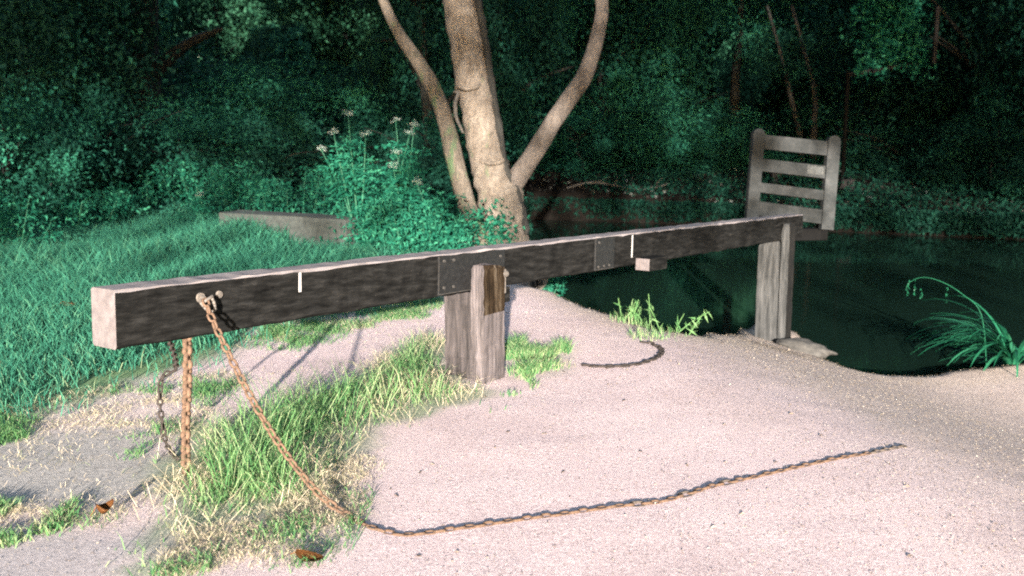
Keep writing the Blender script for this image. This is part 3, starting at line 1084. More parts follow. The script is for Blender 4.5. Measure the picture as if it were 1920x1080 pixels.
TREES = [  # px, y, crown height, crown, scale, trunk radius, label
    (-60, 17.5, 3.4, "a", (1.2, 1, 1.15), .2, "dark leafy tree at the far left edge of the lawn"),
    (85, 19.0, 3.9, "a", (.95, 1, 1.2), .22, "broad dark tree left of the thick shadowed trunk"),
    (296, 21.5, 7.4, "a", (1.1, 1, 1.05), .42, "tall dark tree with a thick shadowed trunk below the bright gap"),
    (560, 23.5, 1.1, "b", (1.3, 1, .8), .12, "low spreading green tree behind the white umbel flowers"),
    (430, 26.0, 1.1, "a", (1.3, 1, .72), .16, "low dark tree under the brightest gap in the leaves"),
    (800, 24.5, 4.4, "a", (.78, 1.1, 1.4), .2, "dark tree between the left and middle stems of the tan tree"),
    (930, 27.0, 4.2, "a", (1.3, 1.1, 1.5), .2, "dark tree straight behind the tan tree's trunk"),
    (1130, 33.0, 4.2, "b", (1.45, 1.2, 1.6), .2, "bright leafy tree hanging over the far bank right of the tan tree"),
    (1370, 34.5, 7.0, "b", (1.6, 1.2, 1.35), .2, "leafy tree over the yellow gap above the guard rail"),
    (1050, 36.0, 5.0, "a", (1.8, 1.2, 2.0), .22, "tall dark tree behind the right stem of the tan tree"),
    (1690, 33.0, 5.4, "a", (1.4, 1.2, 1.2), .2, "dark tree with leaves above the ivy rail"),
    (1860, 29.0, 4.2, "d", (2.2, 1.6, 3.0), .22, "near-black tree at the right edge above the water"),
    (1760, 32.0, 2.6, "d", (2.0, 1.5, 1.8), .18, "dark bushy tree on the far bank right of the guard rail"),
    (2080, 24.0, 3.5, "a", (1.5, 1.3, 1.5), .2, "dark tree reaching in from beyond the right edge"),
]
for i, (px, y, zc, cr, sc, tr, lab) in enumerate(TREES):
    tree_at("woodland_tree", lab, "tree", col_x(px, y), y, zc, cr, sc, tr, rz=i * 1.3, group="dark trees closing in the clearing")

SHRUBS = [
    (60, 14.5, .95, "c", (.75, .75, .75), "leafy shrub at the left edge where the lawn ends"),
    (200, 16.5, 1.0, "d", (1.0, .8, .9), "dark shrub behind the lawn left of the low wall"),
    (350, 17.5, .9, "c", (1.0, .8, .7), "low green shrub behind the lawn above the low wall's far end"),
    (500, 17.0, .75, "d", (.9, .8, .75), "dark low shrub just behind the low concrete wall"),
    (830, 17.5, .6, "d", (.8, .8, .8), "dark shrub behind the tan tree's mossy stem"),
    (1090, 30.5, .9, "c", (1.2, .9, .7), "green bush trailing to the brown far bank beside the tan tree"),
    (1240, 31.0, 1.2, "c", (1.3, 1.0, 1.0), "bright green bush on the far bank left of the guard rail"),
    (1345, 31.5, .75, "c", (1.0, 1.0, .8), "green bush on the far bank right behind the guard rail's left post"),
    (1530, 33.5, 1.0, "d", (1.3, 1, .9), "dark bush on the far bank behind the guard rail's right post"),
    (1680, 30.0, .5, "d", (1.4, 1, .8), "dark bush spreading down to the far water's edge right of the guard rail"),
    (1850, 26.5, .6, "d", (1.4, 1, .9), "shadowed bush on the far bank near the right edge"),
]
for i, (px, y, zc, cr, sc, lab) in enumerate(SHRUBS):
    tree_at("shrub", lab, "shrub", col_x(px, y), y, zc, cr, sc, .05, rz=i * 2.1, group="shrubs at the wood's edge", limbs=6)

# the two thin saplings behind the rail
for (px0, px1, lab, w) in ((1508, 1478, "thin brown sapling stem leaning left above the guard rail", 11), (1526, 1524, "straight thin brown sapling stem right above the guard rail", 12)):
    P, r_ = tpath([(px0 + 2, 420, w), (px0, 330, w), (px0 - (px0 - px1) * .3, 250, w), (px1 + 4, 180, w - 2), (px1 - 12, 110, w - 4), (px1 - 40, 10, w - 6)], 31)
    gz = float(ground_h(P[0][0], P[0][1])); P[0][2] = gz - .2
    root = empty("sapling", (P[0][0], P[0][1], gz)); tag(root, lab, "sapling", "thin saplings over the rail")
    tube_obj("trunk", P, r_, M["bark_thin"], root, 9, .1, 4)
    rng = np.random.RandomState(px0)
    pts, var = clump_points(1400, 1.3, 1.0, .9, rng, 30, .2)
    V, Q = leaf_arrays(pts + (P[4] - np.array(root.location)), .11 * (.6 + .8 * rng.rand(len(pts))), .6, rng)
    np_mesh("crown", V, [Q], M["leaf_deep"], root, {"var": np.repeat(var, 4)})

# far sunlit trees and meadow beyond the wood
for (px, y, zc, lab) in ((430, 52, 8.5, "sunlit pale tree far behind, showing in the upper left gap"),
                         (660, 50, 7.0, "sunlit pale tree far behind, showing left of the tan tree's stems"),
                         (1395, 62, 3.4, "sunlit yellowish tree far behind, showing in the small gap above the guard rail")):
    tree_at("far_tree", lab, "tree", col_x(px, y), y, zc, "p", (1.6, 1.2, 1.6), .25, group="sunlit trees beyond the wood")

# undergrowth of the wood, one mass
acc = Acc()
rng = np.random.RandomState(21)
def undergrowth(n, xr, yr, hmax, size):
    x = rng.uniform(*xr, n); y = rng.uniform(*yr, n)
    keep = ~inpoly(x, y, WPOLY) & (polydist(x, y, WPOLY) > .05)
    x, y = x[keep], y[keep]
    hm = hmax * (.35 + .65 * (.5 + .5 * vnoise(x * .9, y * .9, 40)))
    u_ = 960 + F * x / y
    hm = np.where((u_ > 1320) & (u_ < 1455) & (y > 28), np.minimum(hm * .5, .8), hm)
    z = base_h(x, y) + hm * rng.rand(len(x)) ** 1.3
    V, Q = leaf_arrays(np.stack([x, y, z], 1), size * (.5 + rng.rand(len(x))), .6, rng, .1)
    acc.add(V, Q, None, np.repeat(.5 * rng.rand(len(x)) + .5 * (.5 + .5 * vnoise(x * 1.5, y * 1.5, 41)), 4))
undergrowth(22000, (-13, -1.2), (14.5, 18), .6, .075)
undergrowth(45000, (-18, 1), (18, 25), 1.6, .10)
undergrowth(50000, (-22, 30), (30.5, 39), 2.0, .13)
undergrowth(30000, (2, 22), (22, 33), .42, .10)
fa = np.array(FARS); n = 14000                     # leaves trailing over the far bank's lip
k = rng.randint(0, len(fa) - 1, n); t = rng.rand(n)
e = fa[k] * (1 - t[:, None]) + fa[k + 1] * t[:, None]
zz = WATER_Z + .04 + .55 * rng.rand(n) ** .8
keep = rng.rand(n) < .25 + .75 * sstep(-.4, .3, vnoise(e[:, 0] * 1.3, e[:, 1] * 0, 42) + .5 - (WATER_Z + .5 - zz) * -1.2)
e = np.stack([e[:, 0] + .1 * rng.normal(size=n), e[:, 1] - .45 * rng.rand(n) + .2, zz], 1)[keep]
V, Q = leaf_arrays(e, .10 * (.5 + rng.rand(len(e))), .6, rng, .4)
acc.add(V, Q, None, np.repeat(.6 * rng.rand(len(e)), 4))
o = acc.build("undergrowth", M["leaf_deep"])
tag(o, "dense dark undergrowth of leaves filling the wood's floor", "undergrowth", kind="stuff")
acc = Acc()
def wood_back(n, xr, yr, zr, size):
    x = rng.uniform(*xr, n); y = rng.uniform(*yr, n); z = rng.uniform(*zr, n)
    nz_ = vnoise(x * .55, z * .65, 95) + .5 * vnoise(x * 1.6, z * 1.6, 96)
    y = y - 1.8 * nz_
    ok = rng.rand(n) < .55 + .5 * nz_ if size < .4 else np.ones(n, bool)
    for (px, py, w, h) in ((400, 30, 82, 100), (640, 40, 76, 88), (500, 0, 150, 55), (1395, 130, 62, 75)):
        d = np.stack([x, y, z - CAM_H], 1)
        u = 960 + F * d[:, 0] / (d @ FWD); v = 540 - F * (d @ UP) / (d @ FWD)
        ok &= ~(((u - px) / w) ** 2 + ((v - py) / h) ** 2 < 1)
    x, y, z = x[ok], y[ok], z[ok]
    V, Q = leaf_arrays(np.stack([x, y, z], 1), size * (.6 + .8 * rng.rand(len(x))), .65, rng, .1)
    acc.add(V, Q, None, np.repeat(np.clip(.45 * rng.rand(len(x)) + .35 + .5 * vnoise(x * .9, z * .9, 97), 0, 1), 4))
wood_back(80000, (-34, 36), (44, 47), (-.5, 8.5), .6)
wood_back(150000, (-30, 34), (39, 44), (-.5, 8.5), .24)
o = acc.build("distant_wood", M["leaf_deep"])
acc2 = Acc()
n = 110000
x = rng.uniform(-70, 75, n); z = rng.uniform(-.5, 26, n); y = 78 + 4 * vnoise(x * .25, z * .3, 98) + rng.rand(n) * 3
V, Q = leaf_arrays(np.stack([x, y, z], 1), .9 * (.7 + .9 * rng.rand(n)), .75, rng, .1)
acc2.add(V, Q, None, np.repeat(rng.rand(n), 4))
tag(acc2.build("sunlit_wood", M["leaf_pale"]), "pale sunlit wood far beyond, glimpsed through small gaps in the leaves", "wood", kind="stuff")
tag(o, "dark distant wood closing the view behind the nearer trees", "wood", kind="stuff")

acc = Acc()  # unseen leaf layer added overhead to cut skylight on the background
n = 30000
x = rng.uniform(-26, 32, n); y = rng.uniform(13, 44, n); z = rng.uniform(8.0, 10.5, n) + .02 * (y - 13)
k = ((x > -2) | (y < 22)) & ~((x > 12) & (x < 17) & (y > 20))
x, y, z = x[k], y[k], z[k]; n = len(x)
V, Q = leaf_arrays(np.stack([x, y, z], 1), .4 * (.6 + .8 * rng.rand(n)), .65, rng, .1)
acc.add(V, Q, None, np.repeat(rng.rand(n), 4))
o = acc.build("added_canopy", M["leaf_deep"])
tag(o, "added leaf canopy above the picture that blocks skylight over the river", "canopy", kind="stuff")

# added leaf screen behind the photographer, its density shaped to shade the far side
SHY = -26.0
rng = np.random.RandomState(33)
n = 170000
hx = rng.uniform(-48, 28, n); hz = rng.uniform(5.0, 18.5, n)
cx = hx + 8.0                                   # centre of the sunlit gap
dx = hx + .6
edge = 6.2 - .06 * np.maximum(dx - 2.0, 0) ** 1.15 - .05 * np.maximum(-dx - 3.0, 0) ** 1.15
edge = np.maximum(edge, 5.0)
tau = np.interp(hz - edge, [0, .5, 1.2, 2.0, 3.8, 5.2, 7.2, 13], [0, .25, .6, .95, 2.1, 2.75, 3.1, 3.6])
tau = tau * (1 + .4 * sstep(-2, -7, hx) * sstep(1.5, 3, hz - edge) + .4 * sstep(12, 16, hx) * sstep(1.5, 3, hz - edge))
tau = tau * np.clip(1 + .55 * vnoise(hx * .45, hz * .6, 90) * sstep(2, 4, hz - edge), .2, 2)
A = .50 * .31 / 2 * .5
keep = rng.rand(n) < tau / A * (76 * 13.5) / n
hx, hz = hx[keep], hz[keep]
pts = np.stack([hx, SHY + rng.normal(size=len(hx)) * 1.2, hz], 1)
V, Q = leaf_arrays(pts, np.full(len(pts), .50), .62, rng)
acc = Acc(); acc.add(V, Q, None, np.repeat(rng.rand(len(pts)), 4))
for k, x in enumerate((-42, -35, -29, 14, 20, 26)):
    Vt, Qt, Tt = tube_arrays(smooth_path([[x, SHY, -.2], [x + .3, SHY, 6], [x - .2, SHY, 14], [x, SHY, 21]], 4), np.linspace(.4, .1, 13), 10, .1, k)
    acc.add(Vt, Qt, Tt)
o = acc.build("added_shade_leaves", M["leaf_deep"])
tag(o, "added leaf screen outside the frame that shades the far side of the clearing", "wood", kind="stuff")

# ------------------------------------------------------------------ grass
def blades(x, y, h, w, lean, rng, var, z=None):
    n = len(x)
    z = ground_h(x, y) if z is None else z
    a = rng.rand(n) * 6.283
    dx, dy = np.cos(a), np.sin(a)
    b = rng.rand(n) * 6.283
    sx, sy = np.cos(b) * w / 2, np.sin(b) * w / 2
    base = np.stack([x, y, z - .01], 1)
    side = np.stack([sx, sy, np.zeros(n)], 1)
    l = lean * h
    mid = base + np.stack([dx * l * .35, dy * l * .35, h * .6], 1)
    tip = base + np.stack([dx * l, dy * l, h * np.clip(1 - .25 * lean ** 2, .25, 1)], 1)
    V = np.stack([base - side, base + side, mid + side * .8, mid - side * .8, tip], 1).reshape(-1, 3)
    i = np.arange(n) * 5
    return V, np.stack([i, i + 1, i + 2, i + 3], 1), np.stack([i + 3, i + 2, i + 4], 1), np.repeat(var, 5)


def in_zone(P, n, rng, grow=0.0, jit=1.0):
    lo = P.min(0); hi = P.max(0)
    x = rng.uniform(lo[0], hi[0], n); y = rng.uniform(lo[1], hi[1], n)
    jx = x + jit * (.07 * vnoise(x * 4, y * 4, 51) + .03 * rng.normal(size=n)); jy = y + jit * (.12 * vnoise(x * 4 + 9, y * 4, 52) + .05 * rng.normal(size=n))
    k = inpoly(jx, jy, P)
    return x[k], y[k]


rng = np.random.RandomState(44)
acc = Acc()
lp = Z_LAWN.copy()
lp[:, 0] = np.maximum(lp[:, 0], -9.5)
x, y = in_zone(lp, 380000, rng, 0, 3.0)
k = (np.abs(x) < .56 * y + .5) & ~(inpoly(x, y, Z_BARE))
dens = np.clip(1.1 - (y - 4) * .035, .35, 1) * (.55 + .45 * (vnoise(x * 1.4, y * 1.4, 55) > -.25))
k &= rng.rand(len(x)) < dens * np.clip((polydist(x, y, Z_LAWN) + .25 * vnoise(x * 2, y * 2, 59)) / .6, .10, 1)
x, y = x[k], y[k]
far = np.clip((y - 5) / 8, 0, 1)
h = (.06 + .15 * rng.rand(len(x)) ** 1.6) * (.8 + 1.0 * far) * (1 + .35 * vnoise(x * 1.1, y * 1.1, 57))
edge = polydist(x, y, Z_LAWN)
acc.add(*blades(x, y, h, .006 + .006 * far, .3 + .6 * rng.rand(len(x)), rng, np.clip(rng.rand(len(x)) * .85 + .15 * (y < 6.5) * rng.rand(len(x)) + .1 * vnoise(x * .7, y * .7, 58), 0, 1)))
extra = []
for Z, n_ in ((Z_STRAW, 60000), (Z_STRAW2, 16000), (Z_UNDER, 30000), (Z_GREY, 14000)):
    x, y = in_zone(Z, n_, rng, 0, 2.0)
    k = (rng.rand(len(x)) < sstep(-.05, .55, vnoise(x * 2.2, y * 2.2, 66) + .4 * vnoise(x * 7, y * 7, 67))) & ~inpoly(x, y, Z_GREY2)
    x, y = x[k], y[k]
    extra.append(blades(x, y, .02 + .06 * rng.rand(len(x)) ** 1.5, .0042, .4 + .9 * rng.rand(len(x)), rng, .7 * rng.rand(len(x))))
o = acc.build("lawn_grass", M["grass_lawn"])
tag(o, "long blue-green grass covering the left side behind the beam", "grass", kind="stuff")

acc = Acc()
for e in extra: acc.add(*e)
x, y = in_zone(Z_TUSS, 36000, rng)
k = rng.rand(len(x)) < (.35 + .65 * sstep(-.35, .35, vnoise(x * 2.6, y * 2.6, 60))) * np.clip(polydist(x, y, Z_TUSS) / .22, .12, 1)
x, y = x[k], y[k]
ed = np.clip(polydist(x, y, Z_TUSS) / .35, .25, 1)
h = (.035 + .32 * rng.rand(len(x)) ** 2.4) * ed * (1.15 + .3 * vnoise(x * 2, y * 2, 61))
acc.add(*blades(x, y, h, .0048, .3 + 1.05 * rng.rand(len(x)), rng, np.clip(rng.rand(len(x)) * .8 + .2 * vnoise(x * 3, y * 3, 62) + .1, 0, 1)))
for Z, n_, h0, h1 in ((Z_POSTR, 9000, .03, .12), (Z_UNDER, 16000, .02, .06), (Z_CORNER, 6000, .02, .07), (Z_POSTF, 3500, .02, .07)):
    x, y = in_zone(Z, n_, rng)
    k = rng.rand(len(x)) < sstep(-.2, .5, vnoise(x * 5, y * 5, 63))
    x, y = x[k], y[k]
    acc.add(*blades(x, y, h0 + (h1 - h0) * rng.rand(len(x)), .006, .3 + .6 * rng.rand(len(x)), rng, np.clip(rng.rand(len(x)), 0, 1)))
x, y = in_zone(Z_BANK, 2200, rng)
k = rng.rand(len(x)) < sstep(-.1, .5, vnoise(x * 3, y * 3, 64))
x, y = x[k], y[k]
acc.add(*blades(x, y, .03 + .10 * rng.rand(len(x)) ** 2, .006, .1 + .45 * rng.rand(len(x)), rng, .3 + .7 * rng.rand(len(x))))
o = acc.build("tussock_grass", M["grass_fresh"])
tag(o, "bright yellow-green tussock grass around the posts and the hanging chains", "grass", kind="stuff")

acc = Acc()
for Z, n_, hh in ((Z_STRAW, 30000, .03), (Z_STRAW2, 16000, .028), (Z_TUSS, 18000, .08), (Z_CORNER, 4000, .03), (Z_UNDER, 7000, .035), (Z_BARE, 2500, .02), (Z_POSTR, 2500, .03)):
    x, y = in_zone(Z, n_, rng)
    k = rng.rand(len(x)) < .15 + .85 * sstep(-.1, .45, vnoise(x * 3.5, y * 3.5, 65))
    k &= ~((inpoly(x, y, Z_GREY) | inpoly(x, y, Z_GREY2)) & (rng.rand(len(x)) < .8))
    x, y = x[k], y[k]
    acc.add(*blades(x, y, hh * (.5 + 1.6 * rng.rand(len(x))), .0026, .7 + 1.6 * rng.rand(len(x)), rng, rng.rand(len(x))))
o = acc.build("dry_grass", M["grass_dry"])
tag(o, "short dry straw-coloured grass on the trodden soil at lower left", "grass", kind="stuff")

# tall grass stalks on the bank
for i, (px, py, hpx, lab) in enumerate(((1160, 600, 50, "leftmost leafy plant on the earth bank before the dark water"),
                                        (1190, 606, 42, "short leafy plant on the bank, second from the left"),
                                        (1238, 626, 84, "tallest leafy plant on the earth bank before the dark water"),
                                        (1268, 622, 48, "drooping leafy plant at the right end of the bank's plants"))):
    p = gpt(px, py); dd = float((p - CAM) @ FWD)
    rng2 = np.random.RandomState(70 + i)
    root = empty("bank_plant", p); tag(root, lab, "plant", "plants on the earth bank")
    H = hpx * dd / F
    acc = Acc(); lv = []
    for s_ in range(3 if i != 2 else 2):
        b0 = np.array([rng2.normal() * .05, rng2.normal() * .04, -.02]); tp = b0 + np.array([rng2.normal() * .06, rng2.normal() * .05, H * rng2.uniform(.7, 1)])
        if i == 3: tp[0] += .12
        Pp = smooth_path([b0, (b0 + tp) / 2 + rng2.normal(size=3) * .01, tp], 5)
        acc = Acc(); acc.add(*tube_arrays(Pp, np.linspace(.006, .003, len(Pp)), 6)); acc.build("stem", M["grass_fresh"], root, True)
        t = rng2.rand(9); lv.append(b0 + (tp - b0) * t[:, None] + rng2.normal(size=(9, 3)) * .014)
    lv = np.vstack(lv)
    V, Q = leaf_arrays(lv, .06 + .07 * rng2.rand(len(lv)), .16, rng2, -1.2)
    np_mesh("foliage", V, [Q], M["grass_fresh"], root, {"var": np.repeat(.2 + .5 * rng2.rand(len(lv)), 4)})

# ------------------------------------------------------------------ sedge plants at the right edge
def sedge(label, p, n, L, seed, cx=0, bend=1.0):
    rng = np.random.RandomState(seed)
    root = empty("sedge", p); tag(root, label, "plant", "sedges at the water's edge")
    acc = Acc()
    for k in range(n):
        a = rng.uniform(-.3, 3.4) if cx == 0 else rng.uniform(1.6, 4.4)
        a = rng.uniform(0, 6.283) if rng.rand() < .3 else a
        l = L * rng.uniform(.55, 1.1)
        out = np.array([math.cos(a), math.sin(a) * .8, 0])
        b0 = out * rng.rand() * .06
        el = rng.uniform(.9, 1.35)
        P = []; q = b0.copy(); e = el
        for s_ in range(10):
            P.append(q.copy()); q = q + (out * math.cos(e) + np.array([0, 0, math.sin(e)])) * l / 9
            e -= rng.uniform(.10, .30) * bend
        P = np.array(P)
        side = np.cross(out, [0, 0, 1]); w = .042 * rng.uniform(.7, 1.2) * np.array([.6, .9, 1, 1, 1, .95, .85, .7, .45, .05])
        V = np.concatenate([P - side * w[:, None] / 2, P + np.array([0, 0, -.004]), P + side * w[:, None] / 2])
        i = np.arange(9)
        Q = np.concatenate([np.stack([i, i + 10, i + 11, i + 1], 1), np.stack([i + 10, i + 20, i + 21, i + 11], 1)])
        acc.add(V, Q, None, np.full(30, rng.rand()))
    acc.build("leaves", M["sedge"], root, True)
    return root


q = gpt(1900, 680); sedge("arching green sedge clump at the right edge of the water", q, 85, 1.2, 81, 1)
q = gpt(1965, 668); sedge("second sedge clump cut off by the right picture edge", q, 46, 1.25, 82, 1)
q = gpt(1850, 690); q2 = q.copy()
# a nodding flower stalk
root = empty("sedge_stalk", q); tag(root, "single thin arching stalk with drooping seed heads over the dark water", "plant")
dd = float((q - CAM) @ FWD) + .1
P = np.array([q - np.array(q)] + [at(a, b_, dd) - np.array(q) for a, b_ in ((1840, 590), (1805, 552), (1765, 528), (1730, 520), (1705, 530), (1698, 545))])
Pp = smooth_path(P, 5); acc = Acc(); acc.add(*tube_arrays(Pp, np.linspace(.005, .0025, len(Pp)), 6)); acc.build("stem", M["sedge"], root, True)
pts = []
for a, b_ in ((1703, 540), (1715, 545), (1728, 548), (1775, 552)):
    c = at(a, b_, dd) - np.array(q); pts.append(c + np.random.RandomState(a).normal(size=(14, 3)) * np.array([.006, .006, .045]))
pts = np.vstack(pts); V, Q = leaf_arrays(pts, np.full(len(pts), .03), .35, np.random.RandomState(3), 2.0)
np_mesh("seed_heads", V, [Q], M["sedge"], root, {"var": np.full(len(V), .6)})

# ------------------------------------------------------------------ umbel flowers and weeds left of the tree
def umbel_plant(label, p, tops, seed, nleaf, lw):
    """tops: list of world points that carry a flower head"""
    rng = np.random.RandomState(seed)
    root = empty("cow_parsley", p); tag(root, label, "flower", "white umbel flowers left of the tree")
    st = Acc(); pb = np.array(p)
    lv = []
    for t in tops:
        t = np.array(t) - pb
        mid = t * .5 + np.array([rng.normal() * .05, rng.normal() * .05, .1])
        Pp = smooth_path([np.array([rng.normal() * .03, rng.normal() * .03, -.03]), mid, t], 5)
        st = Acc()
        st.add(*tube_arrays(Pp, np.linspace(.010, .004, len(Pp)), 6))
        fl = Acc()
        nn = 12
        for k in range(nn):
            a = k * 2.4; r_ = .058 * math.sqrt((k + .5) / nn)
            c = t + np.array([math.cos(a) * r_, math.sin(a) * r_, .040 + rng.normal() * .016 - r_ * .3])
            fl_c = c + rng.normal(size=(12, 3)) * np.array([.016, .016, .010])
            V, Q = leaf_arrays(fl_c, np.full(12, .010), .9, rng, 0, .8)
            fl.add(V, Q, None, np.full(len(V), rng.rand()))
            st.add(*tube_arrays(np.array([t, (t + c) / 2, c]), np.array([.002, .0015, .0012]), 4))
        fl.build("flower_head", M["petal"], root)
        st.build("stem", M["stem"], root, True)
        tt = rng.rand(30) ** .7 * .85
        lv.append(t * tt[:, None] + rng.normal(size=(30, 3)) * np.array([.13, .13, .06]) * (1.2 - tt)[:, None])
    # ferny leaves: a cloud of small leaflets in sprays
    cl = np.vstack(lv + [np.stack([rng.normal(size=nleaf) * lw, rng.normal(size=nleaf) * lw * .7, np.abs(rng.normal(size=nleaf)) * .33], 1)])
    pts = (cl[:, None, :] + rng.normal(size=(len(cl), 14, 3)) * np.array([.065, .065, .022])).reshape(-1, 3)
    V, Q = leaf_arrays(pts, .035 + .05 * rng.rand(len(pts)), .45, rng, .2, .5)
    np_mesh("foliage", V, [Q], M["leaf_weed"], root, {"var": np.repeat(np.repeat(rng.rand(len(cl)), 14) * .7 + .3 * rng.rand(len(pts)), 4)})


UD = 12.0
def gd(px, d):
    p = at(px, 480, d); p[2] = float(ground_h(p[0], p[1])); return p
umbel_plant("leftmost white umbel plant, its tallest head against the dark wood", gd(680, UD + .3), [at(626, 252, UD), at(653, 218, UD), at(603, 282, UD), at(685, 256, UD + .1)], 91, 60, .22)
umbel_plant("white umbel plant with paired heads nearest the tree's mossy stem", gd(755, UD), [at(742, 228, UD), at(777, 238, UD + .15), at(744, 290, UD - .1), at(768, 252, UD)], 92, 80, .30)
umbel_plant("short white umbel plant low among the bright weeds", gd(790, UD - .3), [at(782, 345, UD - .3), at(737, 312, UD - .3)], 93, 90, .26)
umbel_plant("small white umbel plant at the grass edge before the dark shrubs", gd(372, 14), [at(374, 367, 14)], 94, 30, .35)

for i, (px, d, hh, n_, lw, lab) in enumerate(((752, 11.6, .75, 3000, .30, "bright green leafy weed clump below the white umbels"),
                                              (805, 11.2, .55, 1700, .3, "bright weed clump against the foot of the mossy stem"),
                                              (715, 13.6, .95, 2000, .34, "tall weed clump behind the low wall's end"),
                                              (545, 15.0, .9, 1700, .5, "weed clump standing behind the low concrete wall"),
                                              (430, 16.0, 1.0, 1800, .7, "weed clump left of the low wall at the lawn's back"),
                                              (270, 15.5, .75, 1800, .8, "broad low weed clump at the back of the lawn"),
                                              (110, 14.0, .7, 1700, .7, "weed clump at the back left of the lawn"),
                                              (-20, 12.0, .8, 1500, .6, "weed clump at the left picture edge"),
                                              (1010, 13.4, .35, 700, .25, "small weed clump at the water side of the tan tree"))):
    p = gd(px, d); rng = np.random.RandomState(120 + i)
    root = empty("weed_clump", p); tag(root, lab, "plant", "green weeds around the lawn's edge")
    ns = 16; sx = rng.normal(size=(ns, 2)) * lw * .7; sh_ = hh * (.6 + .5 * rng.rand(ns)); st = Acc()
    pts = []
    for k in range(ns):
        b0 = np.array([sx[k, 0] * .8, sx[k, 1] * .8, -.05]); tp = np.array([sx[k, 0] * 1.25, sx[k, 1] * 1.25, sh_[k]])
        st.add(*tube_arrays(np.array([b0, (b0 + tp) / 2, tp]), np.array([.006, .005, .003]), 5))
        m_ = int(n_ * 1.8) // ns; t = rng.rand(m_) ** .75
        pts.append(b0 + (tp - b0) * t[:, None] + rng.normal(size=(m_, 3)) * np.array([.09, .09, .03]))
    st.build("stem", M["stem"], root, True)
    pts = np.vstack(pts)
    V, Q = leaf_arrays(pts, .03 + .055 * rng.rand(len(pts)), .45, rng, .35, .4)
    np_mesh("foliage", V, [Q], M["leaf_weed"], root, {"var": np.repeat(rng.rand(len(pts)), 4)})

# ------------------------------------------------------------------ ivy rail at the upper right
ID = 27.0
p0 = at(1735, 420, ID); gz = float(base_h(p0[0], p0[1]))
ivy = empty("ivy_trellis", (p0[0], p0[1], gz)); tag(ivy, "ivy hanging over a pale rail and post at the upper right", "trellis")
off = np.array(ivy.location)
bm = bmesh.new()
pt = Vector(at(1731, 20, ID) - off); add_box(bm, pt.x - .045, pt.x + .045, -.045, .045, (at(1731, 122, ID) - off)[2], pt.z)
bm_obj("post", bm, M["farpost"], ivy, bevel=.006)
bm = bmesh.new()
a = Vector(at(1590, 140, ID) - off); b_ = Vector(at(1728, 118, ID) - off)
add_cyl(bm, a, b_, .06, .05, 8)
bm_obj("rail", bm, M["farpost"], ivy)
bm = bmesh.new(); add_box(bm, a.x - .045, a.x + .045, a.y - .045, a.y + .045, -.1, a.z + .1)
bm_obj("post", bm, M["tar"], ivy, bevel=.006)
rng = np.random.RandomState(61)
cl = np.stack([rng.uniform(1615, 1728, 130), rng.uniform(-60, 128, 130)], 1)
pts = np.vstack([at(u, v, ID + rng.normal() * .3) - off + rng.normal(size=(26, 3)) * .18 for u, v in cl])
V, Q = leaf_arrays(pts, .09 + .08 * rng.rand(len(pts)), .75, rng, .5)
np_mesh("ivy_leaves", V, [Q], M["leaf_weed"], ivy, {"var": np.repeat(rng.rand(len(pts)), 4)})

# ------------------------------------------------------------------ small things
def dead_leaf(p, L, rz, curl, label):
    bm = bmesh.new(); n = 10; rows = []
    for i in range(n + 1):
        t = i / n; w = L * .27 * math.sin(math.pi * min(.97, t * .9 + .06)) ** .8
        x = (t - .5) * L; z = curl * L * (t - .5) ** 2 * 2
        rows.append([bm.verts.new((x, -w, z + curl * w * .9 + .004)), bm.verts.new((x, 0, z)), bm.verts.new((x, w, z + curl * w * 1.3 + .002))])
    for i in range(n):
        for k in range(2): bm.faces.new([rows[i][k], rows[i + 1][k], rows[i + 1][k + 1], rows[i][k + 1]])
    r_ = bmesh.ops.solidify(bm, geom=bm.faces[:], thickness=.0015)
    o = bm_obj("dead_leaf", bm, M["dead_leaf"], None, True)
    bm = bmesh.new(); add_cyl(bm, (-L * .72, .004, .006), (-L * .48, 0, curl * L * .45), .0018, .002, 5)
    bm_obj("leaf_stalk", bm, M["dead_leaf"], o)
    o.location = Vector(p) + Vector((0, 0, .012)); o.rotation_euler = (.1, .08, rz)
    tag(o, label, "leaf", "fallen orange leaves")
    return o


dead_leaf(gpt(580, 1058), .115, rad(-20), .45, "curled orange dead leaf on the bare earth at the bottom edge")
dead_leaf(gpt(196, 978), .085, rad(60), 1.1, "cupped orange dead leaf on the trodden soil at lower left").location.z += .02
dead_leaf(gpt(132, 600), .13, rad(10), .6, "faint orange dead leaf in the lawn left of the beam's end").location.z += .10

p = gpt(1690, 697)
bm = bmesh.new(); bmesh.ops.create_icosphere(bm, subdivisions=3, radius=1)
for v in bm.verts:
    k = 1 + .25 * float(vnoise(v.co.x * 2 + 7, v.co.y * 2 + v.co.z * 2, 14)); v.co = Vector((v.co.x * .12 * k, v.co.y * .08 * k, v.co.z * .055 * k))
o = bm_obj("stone", bm, M["stone"], None, True); o.location = Vector(p) + Vector((0, .06, .03))
tag(o, "small pale stone on the lip of the bank at the right", "stone")

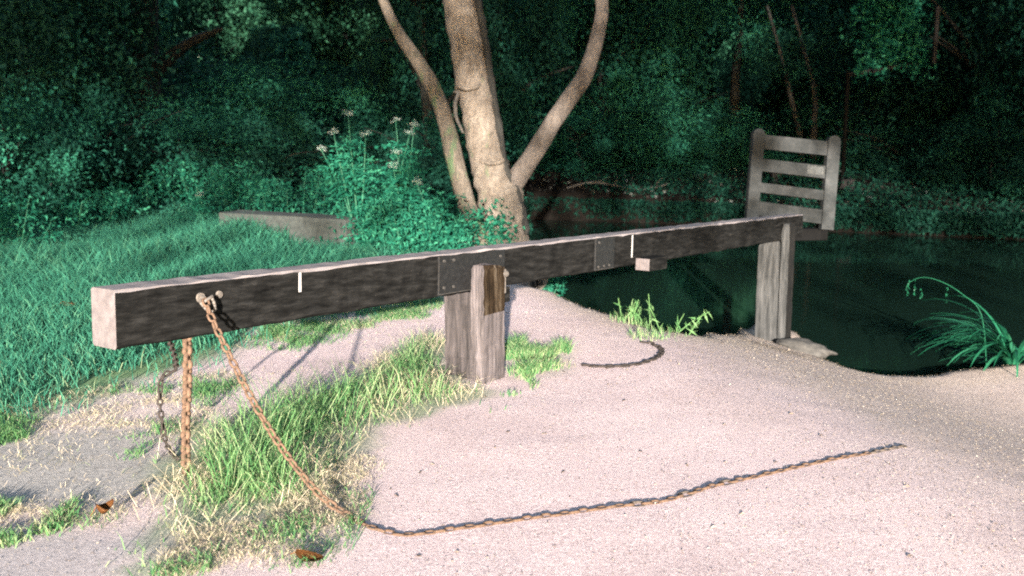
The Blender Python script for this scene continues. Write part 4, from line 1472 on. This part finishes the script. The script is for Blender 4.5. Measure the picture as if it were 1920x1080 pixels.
# fallen dead branch on the far bank
p = at(1090, 372, 27.5); p[2] = float(base_h(p[0], p[1])) + .12
br = empty("fallen_branch", p); tag(br, "pale dead branch lying along the brown far bank right of the tree", "branch")
acc = Acc(); rng = np.random.RandomState(8)
main = smooth_path([[-.4, 0, .0], [.3, -.1, .16], [1.0, 0, .05], [1.7, .1, -.05], [2.4, 0, .12]], 5)
acc.add(*tube_arrays(main, np.linspace(.035, .012, len(main)), 7, .2, 3))
for k in (5, 9, 12, 16):
    e = main[k] + np.array([rng.uniform(-.2, .5), rng.normal() * .2, rng.uniform(.15, .4)])
    acc.add(*tube_arrays(smooth_path([main[k], (main[k] + e) / 2 + np.array([.05, 0, 0]), e], 4), np.linspace(.016, .005, 9), 6, .2, k))
acc.build("branch", M["twig"], br, True)

# litter
rng = np.random.RandomState(9)
acc = Acc()
n = 150000
x = rng.uniform(-3.2, 6.0, n); y = rng.uniform(2.2, 12, n) ** 1
k = (~inpoly(x, y, WPOLY)) & (~inpoly(x, y, Z_LAWN)) & (np.abs(x) < .56 * y + .4)
pr = .16 + .75 * sstep(.8, 3.2, x + .15 * y + .6 * vnoise(x * 1.3, y * 1.3, 71)) + .25 * (y > 7)
k &= rng.rand(n) < pr
x, y = x[k], y[k]
C = np.stack([x, y, ground_h(x, y) + .004], 1)
V, Q = leaf_arrays(C, .004 + .008 * rng.rand(len(x)) ** 2, .6, rng, 0, .93, .14)
acc.add(V, Q, None, np.repeat(rng.rand(len(x)), 4))
n = 2600                                            # fewer, larger scraps: dead leaves, bark, twigs
x = rng.uniform(-3.0, 5.5, n); y = rng.uniform(2.4, 10, n)
k = (~inpoly(x, y, WPOLY)) & (~inpoly(x, y, Z_LAWN)) & (rng.rand(n) < .35 + .5 * sstep(-.2, .5, vnoise(x * .9, y * .9, 72)))
x, y = x[k], y[k]
V, Q = leaf_arrays(np.stack([x, y, ground_h(x, y) + .005], 1), .010 + .022 * rng.rand(len(x)) ** 3, .45, rng, 0, .9, .25)
acc.add(V, Q, None, np.repeat(rng.rand(len(x)) ** 1.6, 4))
o = acc.build("leaf_litter", M["litter"])
tag(o, "fine straw-coloured litter of husks and chips strewn over the bare earth", "litter", kind="stuff")
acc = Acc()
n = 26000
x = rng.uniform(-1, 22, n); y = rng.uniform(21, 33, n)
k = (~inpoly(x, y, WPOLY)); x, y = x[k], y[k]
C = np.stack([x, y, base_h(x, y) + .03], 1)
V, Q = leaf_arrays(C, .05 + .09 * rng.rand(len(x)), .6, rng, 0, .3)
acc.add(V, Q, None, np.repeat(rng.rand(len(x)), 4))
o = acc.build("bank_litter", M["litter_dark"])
tag(o, "brown leaf litter covering the far bank at the water's edge", "litter", kind="stuff")
